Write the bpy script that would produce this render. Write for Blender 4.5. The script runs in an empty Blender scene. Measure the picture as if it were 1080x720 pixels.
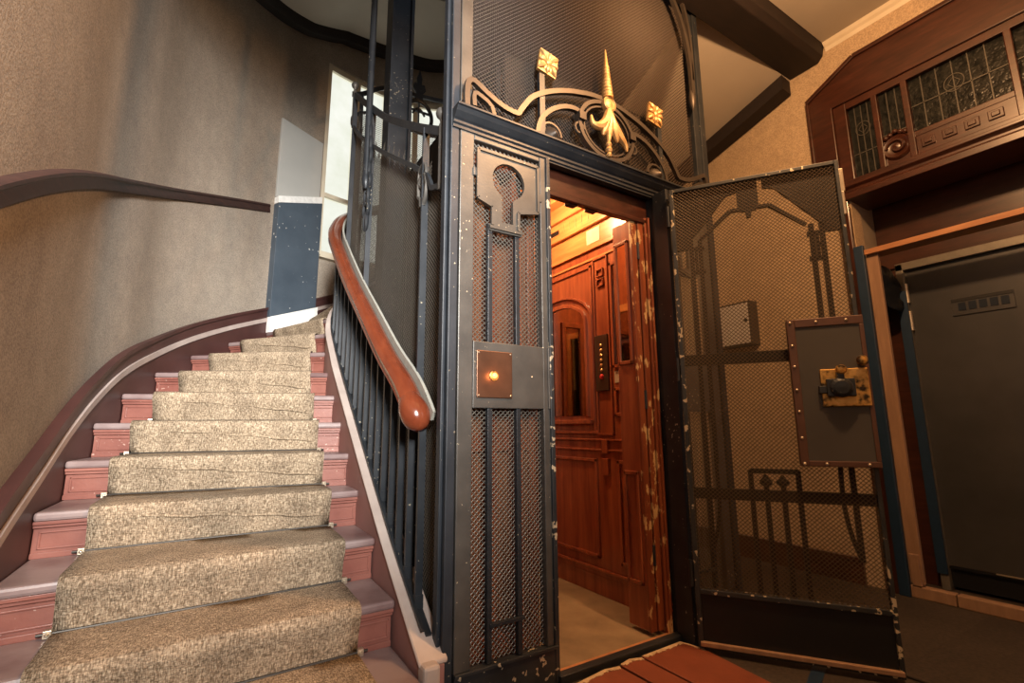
import bpy, math, random
from mathutils import Vector, Matrix
random.seed(7)
S = bpy.context.scene
COL = S.collection
PI = math.pi

# ------------------------------------------------------------------ materials
def _mat(name):
    m = bpy.data.materials.new(name); m.use_nodes = True
    nt = m.node_tree; b = nt.nodes['Principled BSDF']
    return m, nt, b
def _coords(nt, scale):
    tc = nt.nodes.new('ShaderNodeTexCoord'); mp = nt.nodes.new('ShaderNodeMapping')
    mp.inputs['Scale'].default_value = scale if isinstance(scale, (tuple, list)) else (scale,)*3
    nt.links.new(tc.outputs['Object'], mp.inputs['Vector']); return mp.outputs['Vector']
def _noise(nt, vec, scale=1.0, detail=3.0, rough=.55):
    n = nt.nodes.new('ShaderNodeTexNoise'); n.inputs['Scale'].default_value = scale
    n.inputs['Detail'].default_value = detail; n.inputs['Roughness'].default_value = rough
    nt.links.new(vec, n.inputs['Vector']); return n.outputs['Fac']
def _ramp(nt, fac, stops):
    r = nt.nodes.new('ShaderNodeValToRGB'); e = r.color_ramp.elements
    e[0].position, e[0].color = stops[0][0], (*stops[0][1], 1)
    e[1].position, e[1].color = stops[-1][0], (*stops[-1][1], 1)
    for p, c in stops[1:-1]:
        x = e.new(p); x.color = (*c, 1)
    nt.links.new(fac, r.inputs['Fac']); return r.outputs['Color']
def _bump(nt, b, fac, strength, dist=.01):
    k = nt.nodes.new('ShaderNodeBump'); k.inputs['Strength'].default_value = strength; k.inputs['Distance'].default_value = dist
    nt.links.new(fac, k.inputs['Height']); nt.links.new(k.outputs['Normal'], b.inputs['Normal'])
def _mix(nt, fac, a, b_):
    m = nt.nodes.new('ShaderNodeMix'); m.data_type = 'RGBA'
    nt.links.new(fac, m.inputs[0])
    for s, v in ((6, a), (7, b_)):
        if isinstance(v, tuple): m.inputs[s].default_value = (*v, 1)
        else: nt.links.new(v, m.inputs[s])
    return m.outputs[2]
def paint(name, stops, scale=6, rough=.5, metal=0, bump=0, bscale=60, chips=None, chip_scale=30, chip_at=.68, spec=.5):
    m, nt, b = _mat(name)
    c = _ramp(nt, _noise(nt, _coords(nt, scale), 1, 4), stops)
    if chips:
        f = _noise(nt, _coords(nt, chip_scale), 1, 2, .4)
        f2 = _noise(nt, _coords(nt, 2.2), 1, 1, .4)
        mm = nt.nodes.new('ShaderNodeMath'); mm.operation = 'MULTIPLY_ADD'; mm.inputs[1].default_value = .35
        nt.links.new(f2, mm.inputs[0]); nt.links.new(f, mm.inputs[2])
        r = nt.nodes.new('ShaderNodeMapRange'); r.inputs[1].default_value = chip_at + .17; r.inputs[2].default_value = chip_at + .19
        nt.links.new(mm.outputs[0], r.inputs[0])
        c = _mix(nt, r.outputs[0], c, chips)
    nt.links.new(c, b.inputs['Base Color'])
    b.inputs['Roughness'].default_value = rough; b.inputs['Metallic'].default_value = metal
    b.inputs['Specular IOR Level'].default_value = spec
    if bump: _bump(nt, b, _noise(nt, _coords(nt, bscale), 1, 3), bump)
    return m
def wood(name, dark, light, scale=(30, 30, 2.2), rough=.3, worn=None, worn_at=.7, coat=0):
    m, nt, b = _mat(name)
    f = _noise(nt, _coords(nt, scale), 1, 6, .62)
    c = _ramp(nt, f, [(.32, dark), (.55, tuple((a+b_)/2 for a, b_ in zip(dark, light))), (.72, light)])
    if worn:
        w = _noise(nt, _coords(nt, (18, 18, 9)), 1, 4, .6)
        r = nt.nodes.new('ShaderNodeMapRange'); r.inputs[1].default_value = worn_at; r.inputs[2].default_value = worn_at + .03
        nt.links.new(w, r.inputs[0]); c = _mix(nt, r.outputs[0], c, worn)
    nt.links.new(c, b.inputs['Base Color']); b.inputs['Roughness'].default_value = rough
    b.inputs['Coat Weight'].default_value = coat; b.inputs['Coat Roughness'].default_value = .15
    _bump(nt, b, f, .08, .004)
    return m
def plain(name, col, rough=.5, metal=0, emit=None, strength=0):
    m, nt, b = _mat(name)
    c = _ramp(nt, _noise(nt, _coords(nt, 25), 1, 2), [(.3, tuple(v*.9 for v in col)), (.7, tuple(min(1, v*1.08) for v in col))])
    nt.links.new(c, b.inputs['Base Color'])
    b.inputs['Roughness'].default_value = rough; b.inputs['Metallic'].default_value = metal
    if emit: b.inputs['Emission Color'].default_value = (*emit, 1); b.inputs['Emission Strength'].default_value = strength
    return m

M = {}
def plaster(name, lo, hi):
    m, nt, b = _mat(name)
    big = _noise(nt, _coords(nt, (1.1, 1.1, .6)), 1, 5, .6)
    fine = _noise(nt, _coords(nt, 110), 1, 2, .6)
    mid = _noise(nt, _coords(nt, 9), 1, 5, .65)
    c = _ramp(nt, big, [(.3, lo), (.7, hi)])
    dk = _ramp(nt, fine, [(.35, (.62, .62, .62)), (.62, (1.06, 1.06, 1.06))])
    dm = _ramp(nt, mid, [(.3, (.84, .84, .86)), (.65, (1.03, 1.03, 1.02))])
    for d in (dk, dm):
        mx = nt.nodes.new('ShaderNodeMix'); mx.data_type = 'RGBA'; mx.blend_type = 'MULTIPLY'; mx.inputs[0].default_value = .8
        nt.links.new(c, mx.inputs[6]); nt.links.new(d, mx.inputs[7]); c = mx.outputs[2]
    nt.links.new(c, b.inputs['Base Color']); b.inputs['Roughness'].default_value = .85
    b.inputs['Specular IOR Level'].default_value = .2
    _bump(nt, b, fine, .22, .006)
    return m
M['plaster'] = plaster('speckled_plaster', (.29, .24, .195), (.40, .345, .285))
M['plaster_warm'] = plaster('tan_plaster', (.46, .34, .22), (.55, .42, .28))
M['soffit'] = paint('soffit_paint', [(.3, (.44, .39, .33)), (.7, (.5, .45, .38))], 2, .8, bump=.05)
M['cream'] = paint('cream_trim', [(.3, (.62, .55, .42)), (.7, (.7, .63, .5))], 5, .6)
M['iron'] = paint('dark_iron', [(.3, (.016, .020, .026)), (.7, (.034, .039, .046))], 7, .42, .25, .05, 90, (.36, .32, .24), 70, .745)
M['iron_blue'] = paint('blue_black_iron', [(.3, (.014, .019, .027)), (.7, (.03, .037, .048))], 7, .5, .1, .05, 90, (.36, .32, .24), 70, .74)
M['iron_grey'] = paint('grey_iron', [(.3, (.06, .058, .055)), (.7, (.105, .1, .092))], 6, .42, .25, .05, 90, (.5, .44, .32), 75, .755)
M['iron_chipped'] = paint('chipped_iron', [(.3, (.02, .024, .03)), (.7, (.045, .05, .056))], 7, .42, .2, .1, 60, (.55, .48, .35), 38, .645)
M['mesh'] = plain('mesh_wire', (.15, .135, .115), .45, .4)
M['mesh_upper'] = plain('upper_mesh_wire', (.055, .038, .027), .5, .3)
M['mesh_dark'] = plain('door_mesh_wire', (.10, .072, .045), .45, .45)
M['gold'] = paint('gilt', [(.3, (.52, .31, .12)), (.7, (.74, .50, .23))], 30, .42, .45, .12, 120)
M['ironwork'] = plain('wrought_ironwork', (.075, .062, .052), .42, .5)
M['stair_red'] = paint('stair_paint', [(.3, (.20, .068, .053)), (.7, (.31, .122, .093))], 5, .42, 0, .08, 50, (.46, .30, .25), 60, .74)
M['stair_top'] = paint('worn_tread', [(.3, (.15, .085, .085)), (.62, (.30, .23, .225))], 4, .4, 0, .06, 50)
M['skirt'] = paint('dark_red_skirting', [(.3, (.045, .018, .017)), (.7, (.075, .029, .026))], 4, .45)
M['skirt_line'] = paint('pale_moulding', [(.3, (.36, .29, .27)), (.7, (.48, .40, .37))], 6, .5)
M['string'] = paint('mauve_string', [(.3, (.24, .115, .10)), (.7, (.31, .16, .145))], 3, .5)
M['string_cap'] = paint('stone_cap', [(.3, (.40, .33, .30)), (.7, (.54, .46, .42))], 5, .55)
M['handrail'] = wood('polished_handrail', (.15, .032, .014), (.23, .054, .022), (26, 9, 9), .2, coat=.5)
M['rail_dark'] = wood('dark_rail_wood', (.022, .010, .009), (.06, .026, .02), (12, 3, 60), .55)
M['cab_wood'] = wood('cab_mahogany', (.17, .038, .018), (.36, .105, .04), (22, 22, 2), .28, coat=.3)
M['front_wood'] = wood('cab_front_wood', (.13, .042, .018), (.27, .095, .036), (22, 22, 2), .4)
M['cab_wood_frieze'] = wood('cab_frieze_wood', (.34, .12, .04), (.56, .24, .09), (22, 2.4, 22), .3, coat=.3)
M['cab_worn'] = wood('cab_worn_edge', (.13, .03, .012), (.28, .075, .025), (22, 22, 2), .4, (.52, .33, .15), .57)
M['door_wood'] = wood('dark_door_wood', (.028, .009, .005), (.07, .021, .011), (9, 5, 30), .32, coat=.25)
M['door_wood_v'] = wood('dark_door_wood_upright', (.028, .009, .005), (.07, .021, .011), (20, 20, 3), .32, coat=.25)
M['shaft_board'] = wood('shaft_boarding', (.022, .012, .009), (.05, .028, .019), (26, 26, 1.5), .6)
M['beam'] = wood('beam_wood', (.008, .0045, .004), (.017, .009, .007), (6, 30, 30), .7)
M['plank'] = wood('raw_plank', (.33, .14, .06), (.52, .25, .11), (20, 3, 20), .55)
M['plank_v'] = wood('raw_plank_upright', (.24, .14, .085), (.36, .22, .135), (20, 20, 3), .6)
M['steel'] = paint('steel_door_paint', [(.3, (.062, .064, .068)), (.7, (.092, .093, .096))], 2.5, .36, .5, .02, 8)
M['steel_frame'] = plain('steel_frame', (.20, .185, .16), .4, .5)
M['recess'] = plain('box_edge_shade', (.035, .028, .024), .7)  # dark tone standing in for shadow along the meter box edges
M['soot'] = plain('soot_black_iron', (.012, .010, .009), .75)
M['reveal'] = paint('reveal_plaster', [(.3, (.25, .20, .15)), (.7, (.33, .27, .2))], 6, .8)
M['blue'] = plain('blue_tape', (.008, .028, .065), .5)
M['slot'] = plain('dark_blue_slot', (.012, .02, .035), .3)
M['lead'] = plain('lead_came_metal', (.07, .065, .055), .5, .4)
M['black'] = plain('black_sheet', (.004, .005, .007), .5)
M['lockbox'] = paint('lock_sheet', [(.3, (.05, .046, .042)), (.7, (.07, .065, .06))], 3, .6, .1)
M['lockframe'] = plain('lock_frame_strip', (.10, .05, .035), .45, .2)
M['brass'] = paint('worn_brass', [(.35, (.05, .035, .02)), (.48, (.62, .36, .10)), (.75, (.85, .55, .2))], 26, .35, .7, .1, 70)
M['rivet'] = plain('rivet_steel', (.65, .58, .46), .3, .8)
M['bronze'] = paint('bronze_plate', [(.3, (.13, .065, .04)), (.7, (.20, .10, .06))], 9, .38, .7)
M['lamp_on'] = plain('call_light', (.6, .2, .08), .4, 0, (1, .36, .10), 2.6)
M['mirror'] = plain('mirror_glass', (.5, .45, .38), .03, 1)
M['panelblack'] = plain('button_panel_metal', (.07, .045, .03), .35, .5)
M['button'] = plain('brass_button', (.85, .6, .25), .3, .7)
M['redbutton'] = plain('red_button', (.65, .03, .03), .4)
M['paper'] = plain('paper_notice', (.42, .36, .26), .7)
M['white'] = plain('white_board', (.86, .86, .84), .6)
M['slate'] = paint('slate_board', [(.3, (.05, .07, .095)), (.7, (.075, .1, .13))], 3, .5, 0, 0, 60, (.6, .6, .58), 30, .74)
M['patch'] = paint('grey_patch', [(.3, (.42, .42, .40)), (.7, (.47, .465, .44))], 3, .8)
M['rod'] = plain('stair_rod_steel', (.05, .045, .04), .45, .6)
M['box_metal'] = plain('meter_box_paint', (.47, .45, .43), .5)
M['cap_grey'] = plain('grey_rail_paint', (.36, .36, .32), .45)

def floor_mat():
    m, nt, b = _mat('hall_floor')
    v = _coords(nt, 1)
    a = _noise(nt, v, 2.2, 5, .6); f = _noise(nt, v, 60, 3, .6)
    c = _ramp(nt, a, [(.3, (.028, .021, .018)), (.7, (.055, .042, .034))])
    d = _ramp(nt, f, [(.3, (.55, .55, .55)), (.7, (1.25, 1.2, 1.1))])
    mx = nt.nodes.new('ShaderNodeMix'); mx.data_type = 'RGBA'; mx.blend_type = 'MULTIPLY'; mx.inputs[0].default_value = 1
    nt.links.new(c, mx.inputs[6]); nt.links.new(d, mx.inputs[7]); nt.links.new(mx.outputs[2], b.inputs['Base Color'])
    b.inputs['Roughness'].default_value = .7; _bump(nt, b, f, .25, .004); return m
M['floor'] = floor_mat()
M['redtile'] = paint('red_threshold_paint', [(.3, (.15, .038, .018)), (.7, (.22, .06, .03))], 5, .5, 0, .06, 40)
M['tile_edge'] = paint('chipped_pale_edge', [(.3, (.38, .27, .16)), (.7, (.55, .42, .27))], 40, .7)
M['cabfloor'] = paint('cab_floor_lino', [(.3, (.16, .115, .07)), (.7, (.28, .205, .125))], 5, .55, 0, .06, 70)

def carpet_mat():
    m, nt, b = _mat('sisal_runner')
    v1 = _coords(nt, (260, 60, 60)); v2 = _coords(nt, (60, 160, 200))
    n1 = _noise(nt, v1, 1, 2, .6); n2 = _noise(nt, v2, 1, 3, .7); n3 = _noise(nt, _coords(nt, (7, 7, 5)), 1, 4, .6)
    c1 = _ramp(nt, n1, [(.34, (.22, .17, .12)), (.5, (.42, .34, .255)), (.66, (.66, .565, .44))])
    c2 = _ramp(nt, n2, [(.36, (.45, .43, .40)), (.62, (1.15, 1.12, 1.08))])
    c3 = _ramp(nt, n3, [(.34, (.74, .72, .7)), (.66, (1.1, 1.08, 1.05))])
    c = c1
    for d in (c2, c3):
        mx = nt.nodes.new('ShaderNodeMix'); mx.data_type = 'RGBA'; mx.blend_type = 'MULTIPLY'; mx.inputs[0].default_value = .9
        nt.links.new(c, mx.inputs[6]); nt.links.new(d, mx.inputs[7]); c = mx.outputs[2]
    nt.links.new(c, b.inputs['Base Color']); b.inputs['Roughness'].default_value = .9; b.inputs['Specular IOR Level'].default_value = .15
    w = nt.nodes.new('ShaderNodeMath'); w.operation = 'ADD'; nt.links.new(n1, w.inputs[0]); nt.links.new(n2, w.inputs[1])
    _bump(nt, b, w.outputs[0], .7, .006); return m
M['carpet'] = carpet_mat()

def leaded_glass():
    m, nt, b = _mat('rippled_glass')
    f = _noise(nt, _coords(nt, 26), 1, 2, .5)
    nt.links.new(_ramp(nt, f, [(.3, (.006, .007, .007)), (.7, (.02, .021, .019))]), b.inputs['Base Color'])
    b.inputs['Roughness'].default_value = .25; b.inputs['Specular IOR Level'].default_value = .12; _bump(nt, b, f, .4, .02); return m
M['leaded'] = leaded_glass()
def frosted():
    m, nt, b = _mat('frosted_daylit_glass')
    out = nt.nodes['Material Output']
    e = nt.nodes.new('ShaderNodeEmission'); t = nt.nodes.new('ShaderNodeBsdfTransparent'); mx = nt.nodes.new('ShaderNodeMixShader')
    f = _noise(nt, _coords(nt, 2.2), 1, 4, .6)
    nt.links.new(_ramp(nt, f, [(.3, (.80, .80, .60)), (.7, (1.0, .98, .84))]), e.inputs['Color'])
    e.inputs['Strength'].default_value = 1.75
    t.inputs['Color'].default_value = (1, 1, .96, 1); mx.inputs[0].default_value = .5
    nt.links.new(e.outputs[0], mx.inputs[1]); nt.links.new(t.outputs[0], mx.inputs[2]); nt.links.new(mx.outputs[0], out.inputs['Surface'])
    return m
M['frosted'] = frosted()

# ------------------------------------------------------------------ geometry helpers
class MB:
    def __init__(s): s.v = []; s.f = []
    def add(s, vs, fs):
        o = len(s.v); s.v += [tuple(p) for p in vs]; s.f += [tuple(i + o for i in f) for f in fs]; return s
    def box(s, x0, x1, y0, y1, z0, z1):
        return s.add([(x, y, z) for x in (x0, x1) for y in (y0, y1) for z in (z0, z1)],
                     [(0, 1, 3, 2), (4, 6, 7, 5), (0, 4, 5, 1), (2, 3, 7, 6), (0, 2, 6, 4), (1, 5, 7, 3)])
    def ring_loft(s, rings, cap=True, closed=False):
        n = len(rings[0]); o = len(s.v); fs = []
        vs = [p for r in rings for p in r]
        m = len(rings)
        for i in range(m if closed else m - 1):
            a, b = i*n, ((i+1) % m)*n
            for j in range(n):
                k = (j+1) % n; fs.append((a+j, a+k, b+k, b+j))
        if cap and not closed: fs += [tuple(range(n))[::-1], tuple((m-1)*n + j for j in range(n))]
        return s.add(vs, fs)
    def bar(s, p, q, w, h=None, up=(0, 0, 1)):
        h = h or w; p, q = Vector(p), Vector(q); d = (q-p).normalized(); up = Vector(up)
        if abs(d.dot(up)) > .98: up = Vector((0, 1, 0))
        a = d.cross(up).normalized(); b = a.cross(d).normalized()
        r = [[c + a*(w/2*i) + b*(h/2*j) for i, j in ((-1, -1), (1, -1), (1, 1), (-1, 1))] for c in (p, q)]
        return s.ring_loft(r)
    def sweep(s, pts, prof, ups=None, closed=False):
        # prof: list of (side, up); frame side = d x up
        pts = [Vector(p) for p in pts]; n = len(pts); rings = []
        for i, p in enumerate(pts):
            if closed: d = pts[(i+1) % n] - pts[i-1]
            else: d = pts[min(i+1, n-1)] - pts[max(i-1, 0)]
            d.normalize(); up = Vector(ups[i]) if isinstance(ups, list) else Vector(ups or (0, 0, 1))
            if abs(d.dot(up)) > .995: up = Vector((0, 1, 0)) if abs(d.y) < .9 else Vector((1, 0, 0))
            a = d.cross(up).normalized(); b = a.cross(d).normalized()
            rings.append([p + a*x + b*y for x, y in prof])
        return s.ring_loft(rings, True, closed)
    def tube(s, pts, r, seg=8, closed=False, ups=None):
        if not isinstance(r, (list, tuple)):
            return s.sweep(pts, [(r*math.cos(2*PI*k/seg), r*math.sin(2*PI*k/seg)) for k in range(seg)], ups, closed)
        pts = [Vector(p) for p in pts]; n = len(pts); rings = []
        for i, p in enumerate(pts):
            d = (pts[min(i+1, n-1)] - pts[max(i-1, 0)]).normalized(); up = Vector(ups or (0, 0, 1))
            if abs(d.dot(up)) > .99: up = Vector((0, 1, 0))
            a = d.cross(up).normalized(); b = a.cross(d)
            rings.append([p + (a*math.cos(2*PI*k/seg) + b*math.sin(2*PI*k/seg))*r[i] for k in range(seg)])
        return s.ring_loft(rings)
    def lathe(s, c, prof, axis='z', seg=16):
        c = Vector(c); rings = []
        for r, h in prof:
            r = max(r, 1e-4); ring = []
            for k in range(seg):
                u, w = r*math.cos(2*PI*k/seg), r*math.sin(2*PI*k/seg)
                ring.append(c + Vector({'z': (u, w, h), 'y': (u, h, w), 'x': (h, u, w)}[axis]))
            rings.append(ring)
        return s.ring_loft(rings)
    def prism(s, poly, fn, t0, t1):
        # poly in 2D, fn(u, v, t) -> 3D
        n = len(poly)
        vs = [fn(u, v, t0) for u, v in poly] + [fn(u, v, t1) for u, v in poly]
        return s.add(vs, [tuple(range(n))[::-1], tuple(range(n, 2*n))] + [(i, (i+1) % n, n+(i+1) % n, n+i) for i in range(n)])
    def build(s, name, mat, parent=None, bevel=0, smooth=False, local=False, mats=None):
        me = bpy.data.meshes.new(name)
        vs = s.v
        if parent is None:
            xs, ys, zs = zip(*vs); org = Vector(((min(xs)+max(xs))/2, (min(ys)+max(ys))/2, min(zs)))
        elif local: org = Vector((0, 0, 0))
        else:
            org = Vector((0, 0, 0)); q = parent
            while q: org += q.location; q = q.parent
        me.from_pydata([(x-org.x, y-org.y, z-org.z) for x, y, z in vs], [], s.f)
        me.validate(); me.update()
        import bmesh
        bm = bmesh.new(); bm.from_mesh(me); bmesh.ops.recalc_face_normals(bm, faces=bm.faces); bm.to_mesh(me); bm.free()
        me.materials.append(M[mat] if isinstance(mat, str) else mat)
        if smooth:
            for p in me.polygons: p.use_smooth = True
            me.set_sharp_from_angle(angle=math.radians(40))
        o = bpy.data.objects.new(name, me); COL.objects.link(o)
        if parent is None: o.location = org
        else: o.parent = parent
        if bevel:
            md = o.modifiers.new('Bevel', 'BEVEL'); md.width = bevel; md.segments = 2; md.limit_method = 'ANGLE'; md.angle_limit = math.radians(40)
        return o
def tag(o, label=None, cat=None, group=None, kind=None):
    if label: o['label'] = label
    if cat: o['category'] = cat
    if group: o['group'] = group
    if kind: o['kind'] = kind
    return o
def empty(name, loc, label, cat, group=None, kind=None, rz=0):
    o = bpy.data.objects.new(name, None); COL.objects.link(o); o.location = loc; o.rotation_euler = (0, 0, rz); o.empty_display_size = .1
    return tag(o, label, cat, group, kind)
def interp(t, x):
    if x <= t[0][0]: (x0, y0), (x1, y1) = t[0], t[1]
    elif x >= t[-1][0]: (x0, y0), (x1, y1) = t[-2], t[-1]
    else:
        for i in range(len(t)-1):
            if t[i][0] <= x <= t[i+1][0]: (x0, y0), (x1, y1) = t[i], t[i+1]; break
    return y0 + (y1-y0)*(x-x0)/(x1-x0)
def smooth_table(t, step=.06):
    # Catmull-Rom through (x, y) rows
    out = []
    for i in range(len(t)-1):
        p0, p1, p2, p3 = t[max(i-1, 0)], t[i], t[i+1], t[min(i+2, len(t)-1)]
        n = max(2, int(math.dist(p1, p2)/step))
        for k in range(n):
            u = k/n
            out.append(tuple(.5*(2*b + (c-a)*u + (2*a-5*b+4*c-d)*u*u + (3*b-a-3*c+d)*u**3) for a, b, c, d in zip(p0, p1, p2, p3)))
    return out + [tuple(t[-1])]
RECT = lambda w, h: [(-w/2, -h/2), (w/2, -h/2), (w/2, h/2), (-w/2, h/2)]

def lattice(mb, fn, nrm, w, h, inside=None, step=None, px=.0235, pz=.022, r=.0021, tdir=None):
    """crossing diagonal wires over a w x h sheet; fn(u, v) -> point, nrm(u, v) -> sheet normal"""
    L = w/px + h/pz
    for fam in (0, 1):
        n = -int(h/pz) - 1 if fam else 0
        while n <= L:
            # fam 0: u/px + v/pz = n ; fam 1: u/px - v/pz = n
            if fam == 0: u0, u1 = max(0, (n - h/pz)*px), min(w, n*px)
            else: u0, u1 = max(0, n*px), min(w, (n + h/pz)*px)
            if u1 - u0 > 1e-4:
                V = (lambda u: (n - u/px)*pz) if fam == 0 else (lambda u: (u/px - n)*pz)
                k = 1 if not step else max(1, int((u1-u0)/step))
                us = [u0 + (u1-u0)*i/k for i in range(k+1)]
                run = []
                def flush():
                    if len(run) > 1: wire(mb, run, fn, nrm, r, fam)
                for a, b in zip(us, us[1:]):
                    um = (a+b)/2
                    if inside is None or inside(um, V(um)):
                        if not run: run.append((a, V(a)))
                        run.append((b, V(b)))
                    else: flush(); run = []
                flush()
            n += 1
def wire(mb, run, fn, nrm, r, fam):
    pts = [Vector(fn(*q)) for q in run]; rings = []
    for i, p in enumerate(pts):
        d = (pts[min(i+1, len(pts)-1)] - pts[max(i-1, 0)]).normalized(); n = Vector(nrm(*run[i])); a = d.cross(n).normalized()
        o = n*(r*.35*(1 if fam else -1))
        rings.append([p+o+a*r, p+o+n*r*.7, p+o-a*r, p+o-n*r*.7])
    mb.ring_loft(rings, False)

# ------------------------------------------------------------------ plan of the place
WL = [(-1.455, -3.9), (-1.455, -2), (-1.455, -1), (-1.455, 0), (-1.455, .5), (-1.455, 1.0), (-1.45, 1.36), (-1.415, 1.7), (-1.345, 2.03), (-1.23, 2.5), (-1.04, 2.86), (-.775, 3.225), (-.44, 3.57), (-.02, 3.8),
      (.055, 3.845)]
WB = [(.055, 3.845), (.4, 3.935), (.87, 3.99), (1.3, 3.96), (1.60, 3.83)]
WR = [(1.60, 3.83), (2.0, 3.58), (2.45, 3.1), (2.8, 2.4), (2.96, 1.7), (2.99, 1.2), (2.99, .6), (2.99, .1), (2.99, -.33)]
def path_resample(pts, step=.08): return smooth_table(pts, step)
def wall_strip(pts, z0, z1, mb, t=.14):
    for (x0, y0), (x1, y1) in zip(pts, pts[1:]):
        pass
    rings = []
    n = len(pts)
    for i, p in enumerate(pts):
        a, b = pts[max(i-1, 0)], pts[min(i+1, n-1)]
        d = Vector((b[0]-a[0], b[1]-a[1], 0)).normalized(); o = Vector((-d.y, d.x, 0))*t   # left of travel = outward
        q = Vector((p[0], p[1], 0))
        rings.append([q + Vector((0, 0, z0)), q + Vector((0, 0, z1)), q + o + Vector((0, 0, z1)), q + o + Vector((0, 0, z0))])
    mb.ring_loft(rings)
TOP = 6.9
wl, wb, wr = path_resample(WL), path_resample(WB), path_resample(WR)
m = MB(); wall_strip(wl, -.02, TOP, m); tag(m.build('wall_left', 'plaster', smooth=True), 'curved speckled plaster wall along the outer side of the stairs', 'wall', kind='structure')
WIN_Z0, WIN_Z1 = 3.0, 5.5
m = MB(); wall_strip(wb, -.02, WIN_Z0, m); wall_strip(wb, WIN_Z1, TOP, m)
tag(m.build('wall_back', 'plaster', smooth=True), 'plaster wall around the tall stair window behind the lift shaft', 'wall', kind='structure')
# right wall: curve plus the straight part round the doorway
XR = 2.99
m = MB(); wall_strip(wr, -.02, TOP, m)
m.box(XR, XR+.14, -1.95, -.33, 3.5, TOP)
m.box(XR, XR+.14, -3.9, -1.95, -.02, TOP)
tag(m.build('wall_right', 'plaster_warm', smooth=True), 'tan plaster wall on the right with the wooden doorway', 'wall', kind='structure')
m = MB(); m.box(-1.6, -1.42, -4.04, -3.9, -.02, TOP); m.box(-.8, 3.1, -4.04, -3.9, -.02, TOP); m.box(-1.42, -.8, -4.04, -3.9, -.02, 1.5); m.box(-1.42, -.8, -4.04, -3.9, 3.5, TOP)  # unseen opening, made up to house the stair light
tag(m.build('wall_front', 'plaster_warm'), 'entrance wall behind the viewer with an opening added for the stair light', 'wall', kind='structure')
m = MB(); m.box(-1.6, 3.9, -4.04, 4.2, -.08, 0); tag(m.build('floor', 'floor'), 'dark brown speckled hall floor', 'floor', kind='structure')
m = MB(); m.box(-1.455, 2.99, -3.9, -.3, 3.985, 4.14); tag(m.build('ceiling', 'soffit'), 'plain hall ceiling in front of the dark landing beam', 'ceiling', kind='structure')
m = MB(); m.box(-1.6, 3.2, -.3, 4.2, TOP, TOP+.1); tag(m.build('ceiling_upper', 'soffit'), 'ceiling high over the stairwell', 'ceiling', kind='structure')
m = MB(); m.prism([(0, 0), (-.045, 0), (-.03, -.02), (-.012, -.035), (0, -.06)], lambda u, v, t: (XR+u, t, 3.985+v), -3.9, -.3)
tag(m.build('trim_1', 'cream'), 'narrow cream cornice strip where wall and hall ceiling meet', 'cornice', kind='structure')
# landing beam and rising stair string under the upper landing
m = MB(); m.prism([(-.30, 4.0), (-.30, 4.12), (-.02, 4.12), (-.02, 3.86), (-.24, 3.86), (-.28, 3.90)], lambda u, v, t: (t, u, v), -1.45, 2.985)
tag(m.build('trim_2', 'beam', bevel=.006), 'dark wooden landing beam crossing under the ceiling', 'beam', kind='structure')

# ---- stair helix: inner line around the shaft, outer line along the wall
def shaft(s, off=0.):
    """point on the shaft outline s metres from the front left corner, off metres outside it"""
    if s <= 1.95: return (-off, s)
    a = (s-1.95)/.87
    if a <= PI: return (.87-(.87+off)*math.cos(a), 1.95+(.87+off)*math.sin(a))
    return (1.74+off, 1.95-(s-1.95-.87*PI))
def shaft_n(s):
    if s <= 1.95: return (-1, 0, 0)
    a = (s-1.95)/.87
    if a <= PI: return (-math.cos(a), math.sin(a), 0)
    return (1, 0, 0)
RISE = .182
INN = [(-.145, -.06), (-.14, .26), (-.135, .58), (-.13, .92), (-.125, 1.17), (-.12, 1.40), (-.115, 1.63), (-.11, 1.88), (-.095, 2.09), (-.06, 2.26), (.005, 2.46), (.10, 2.62), (.27, 2.78), (.50, 2.91), (.8, 2.98), (1.1, 2.97)]
OUT = [(-1.42, -.10), (-1.42, .22), (-1.42, .52), (-1.42, .94), (-1.415, 1.33), (-1.38, 1.66), (-1.315, 2.0), (-1.20, 2.46), (-1.01, 2.82), (-.75, 3.19), (-.42, 3.54), (-.02, 3.76), (.4, 3.88), (.87, 3.93), (1.35, 3.88), (1.75, 3.68)]
NST = 15
stair = empty('staircase', (-.8, .0, 0), 'winding painted red wooden staircase climbing around the lift shaft', 'staircase')
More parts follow.
